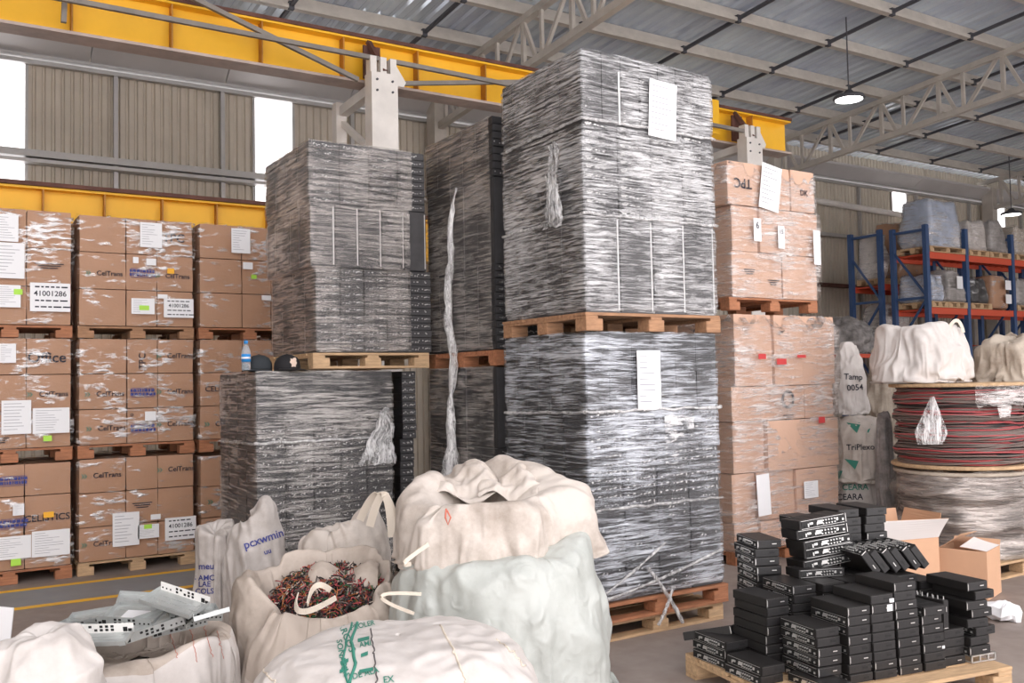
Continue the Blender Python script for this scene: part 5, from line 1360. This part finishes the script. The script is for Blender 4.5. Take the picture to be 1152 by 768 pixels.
q = MB(); put_quad(q, (.33, -.05, .52), (1, 0, 0), (0, 0, 1), .2, .26); ld = [o for o in bpy.data.objects if o.get('label', '').startswith('dark scrap in clear film')][0]; q.build('paper_label', M['paper'], ld)
ld = [o for o in bpy.data.objects if o.get('label', '').startswith('brown carton with white papers')][0]
for z in (.5, .2): q = MB(); put_quad(q, (.5, -.05, z), (1, 0, 0), (0, 0, 1), .22, .2); q.build('paper_label', M['paper'], ld)
# low red rail rack and the scrap heap behind the carton tower
t = thing('scrap_rack', 'low red framed rack under the scrap heap by the far wall', 'rack', (15.3, 12.0, 0))
q = MB(); q.box((0, 0, 2.06), (1.6, .06, 2.14)); q.box((0, 1.0, 2.06), (1.6, 1.06, 2.14)); q.box((0, .06, 2.10), (1.6, 1.0, 2.13)); q.build('beam', M['orange'], t)
for x in (0, 1.5):
    for y in (0, .98): q = MB(); q.box((x, y, 0), (x + .1, y + .08, 2.06)); q.build('post', M['blue'], t)
def heap(lab, x, y, z, rx, ry, h, seed, m):
    P = bag_surface(zs([(0, 0), (.8, 0), (1, .1), (.9, .5), (.55, .85), (.2, 1), (0, 1)], h), rx, ry, seed, R=60, S=90, lump=.35, slack=1.3, it=60, floor=0, bend=.01, ridge=.06) + np.array((x, y, z))
    return tag(bag_object('scrap_heap', P, M[m]), lab, 'scrap heap')
heap('grey scrap heaped on the low red rack by the far wall', 16.0, 12.5, 2.145, .62, .42, .75, 171, 'greyscrap')
# ------------------------------------------------------------------ small things on the lower middle stack
ZB = 1.834
t = thing('water_bottle', 'clear plastic water bottle with blue label and cap on the lower black stack', 'bottle', (2.10, 7.12, ZB))
R_ = .034
q = MB(); q.lathe([(0, 0), (.028, 0), (R_, .008), (R_, .05), (.031, .056), (R_, .062), (R_, .135), (.031, .155), (.022, .178), (.0135, .192), (.0135, .205), (0, .205)], 28); 
def glassy():
    m = bpy.data.materials.new('clear_plastic'); m.use_nodes = True; b = m.node_tree.nodes['Principled BSDF']; b.inputs['Base Color'].default_value = (.86, .92, .97, 1); b.inputs['Transmission Weight'].default_value = .8; b.inputs['Roughness'].default_value = .12; b.inputs['IOR'].default_value = 1.2; return m
M['clear'] = glassy(); q.build('bottle_body', M['clear'], t, True)
q = MB(); q.lathe([(R_ + .0012, .066), (R_ + .0012, .125)], 28); q.build('bottle_label', M['bluecap'], t, True)
q = MB(); q.lathe([(R_ + .0018, .088), (R_ + .0018, .102)], 28); q.build('label_band', M['paper'], t, True)
q = MB(); q.lathe([(0, .228), (.014, .228), (.0155, .224), (.0155, .203), (0, .203)], 20); q.build('bottle_cap', M['bluecap'], t, True)
def baseball_cap(lab, x, y, rz, m, emb):
    t = thing('baseball_cap', lab, 'cap', (x, y, ZB), math.radians(rz)); q = MB(); q.lathe([(.098, 0), (.10, .02), (.096, .06), (.078, .095), (.045, .115), (.012, .122), (0, .122)], 32); q.v = [(a * 1.0, b * 1.1, c - .012 * max(0, b) / .1) for a, b, c in q.v]; q.build('crown', m, t, True)
    q = MB(); N = 16
    for j in range(5):
        for i in range(N + 1):
            a = -PI * (.10 + .80 * i / N); rr = .095 + .085 * j / 4 * math.sin(PI * i / N) ** .6; q.v.append((rr * math.cos(a), rr * math.sin(a) * 1.1, .012 - .014 * (j / 4) + .012 * math.cos(a) ** 2 * 0))
    for j in range(4):
        for i in range(N): q.f.append((j * (N + 1) + i, j * (N + 1) + i + 1, (j + 1) * (N + 1) + i + 1, (j + 1) * (N + 1) + i)); q.m.append(0)
    o = q.build('brim', m, t, True); s = o.modifiers.new('solid', 'SOLIDIFY'); s.thickness = .004
    q = MB(); q.lathe([(0, .128), (.008, .127), (.009, .121)], 10); q.build('button', m, t, True)
    if emb:
        q = MB(); r = random.Random(3)
        pts = [(.0, .035), (.018, .04), (.03, .025), (.022, .012), (.032, -.002), (.018, -.022), (.02, -.034), (-.004, -.03), (-.018, -.036), (-.016, -.012), (-.032, .002), (-.022, .018), (-.026, .034), (-.01, .026)]
        vs = []
        for a, b in pts:
            an = -PI / 2 + a / .1; rr = .101 - max(0, b) * .12; vs.append((rr * math.cos(an), rr * math.sin(an) * 1.1, .055 + b))
        q.add(vs + [(0, -.1125, .055)], [(i, (i + 1) % len(pts), len(pts)) for i in range(len(pts))]); q.build('emblem', M['emblem'], t)
baseball_cap('black cap with a cream emblem on the lower black stack', 2.415, 7.10, 8, M['cap'], True)
baseball_cap('plain dark grey cap lying between the bottle and the emblem cap', 2.225, 7.20, -28, M['capgrey'], False)
# ------------------------------------------------------------------ metal plates heaped in the white bag
def chassis(lab, px, py, d, L, W, rz, rx, ry, face, seed, grp=None, lift=0.0):
    r = random.Random(seed); t = thing('metal_chassis', lab, 'metal chassis', (0, 0, 0), 0, grp); p = P_at(px, py, d)
    t.matrix_world = Matrix.Translation(p + Vector((0, 0, lift))) @ Matrix.Rotation(math.radians(rz) - YAW, 4, 'Z') @ Matrix.Rotation(math.radians(rx), 4, 'X') @ Matrix.Rotation(math.radians(ry), 4, 'Y')
    q = MB(); q.box((-L / 2, 0, 0), (L / 2, W, .0018))
    for k in range(5):
        x = r.uniform(-.42, .42) * L; y = r.uniform(.15, .85) * W; q.tube([(x, y, .0018), (x, y, .006)], .006, 8)
    q.box((-L / 2, 0, 0), (-L / 2 + .0018, W, .022)); q.box((L / 2 - .0018, 0, 0), (L / 2, W, .022)); q.box((-L / 2, W - .0018, 0), (L / 2, W, .02))
    for k in range(3): y = W * (.25 + .25 * k); q.box((-L * .4, y, .0015), (L * .4, y + .008, .004))
    q.build('plate', M['zinc'], t)
    q = MB(); q.box((-L / 2, -.0018, 0), (L / 2, 0, .046)); f = q.build('face', M['zincw' if face else 'zinc'], t)
    q = MB(); z = .024
    q.box((-L * .47, -.0032, .006), (-L * .41, .0014, .020)); q.box((-L * .40, -.0032, .006), (-L * .33, .0014, .028))
    for k in range(5):
        for j in range(2):
            if r.random() < .85: x = -L * .18 + k * .024; q.box((x, -.0032, .010 + j * .017), (x + .013, .0014, .021 + j * .017))
    for x in (.28, .36, .44): q.box((L * x, -.0032, .014), (L * x + .008, .0014, .022))
    q.build('port_cutouts', M['stbdark'], f)
    return t
chassis('white-faced chassis with black port holes lying at the front of the plate heap', 116, 712, 4.18, .27, .11, 184, -16, 0, True, 1)
chassis('white-faced chassis tilted up at the back of the plate heap', 208, 672, 4.62, .30, .15, 158, -12, -12, True, 2)
chassis('broad grey chassis plate with a round hole in the middle of the heap', 172, 714, 4.42, .30, .20, 34, 12, -12, False, 3)
chassis('grey chassis plate bearing a paper note', 140, 704, 4.52, .28, .20, -8, 14, 2, False, 4)
G = 'chassis plates half buried in the heap'
for k, (px, py, d, rz, rx, ry) in enumerate(((95, 716, 4.45, 20, 8, 10), (130, 705, 4.62, -30, 12, -6), (170, 686, 4.75, 12, 20, 8), (225, 696, 4.55, -58, 8, -14), (232, 694, 4.62, 30, 12, 8), (195, 700, 4.6, -14, 16, 4), (110, 702, 4.70, 5, 14, -8), (140, 715, 4.5, 50, 5, 6), (85, 712, 4.6, -18, 6, 4), (215, 706, 4.6, 24, 6, -8))):
    chassis('grey zinc chassis plate half buried in the heap in the white bag', px - 12, py + 4, d, .26, .17, rz, rx, ry, k % 3 == 0 and False, 10 + k, G)
nt_ = [o for o in bpy.data.objects if o.get('label', '').startswith('grey chassis plate bearing')][0]
q = MB(); put_quad(q, (0, .10, .004), (1, 0, 0), (0, 1, 0), .12, .09, 0, .003); q.build('paper_note', M['paper'], nt_)

q = MB(); q.bevbox((-.05, -.006, 0), (.05, .006, .53), .002)
o = q.build('white_board', M['paper'], None); o.matrix_world = Matrix.Translation(Vector((P_at(-6, 700, 5.1).x, P_at(-6, 700, 5.1).y, .003))) @ Matrix.Rotation(-YAW, 4, 'Z') @ Matrix.Rotation(math.radians(6), 4, 'Y')
tag(o, 'white board standing on edge at the picture border behind the corner bag', 'board')
# ------------------------------------------------------------------ light
w = bpy.data.worlds.new('daylight'); sc.world = w; w.use_nodes = True
w.node_tree.nodes['Background'].inputs[0].default_value = (1, .958, .972, 1); w.node_tree.nodes['Background'].inputs[1].default_value = 2.6
sc.view_settings.view_transform = 'Standard'; sc.view_settings.look = 'None'; sc.view_settings.gamma = 1; sc.view_settings.use_curve_mapping = False
sc.view_settings.exposure = .36
sc.cycles.transparent_max_bounces = 12; sc.cycles.max_bounces = 8
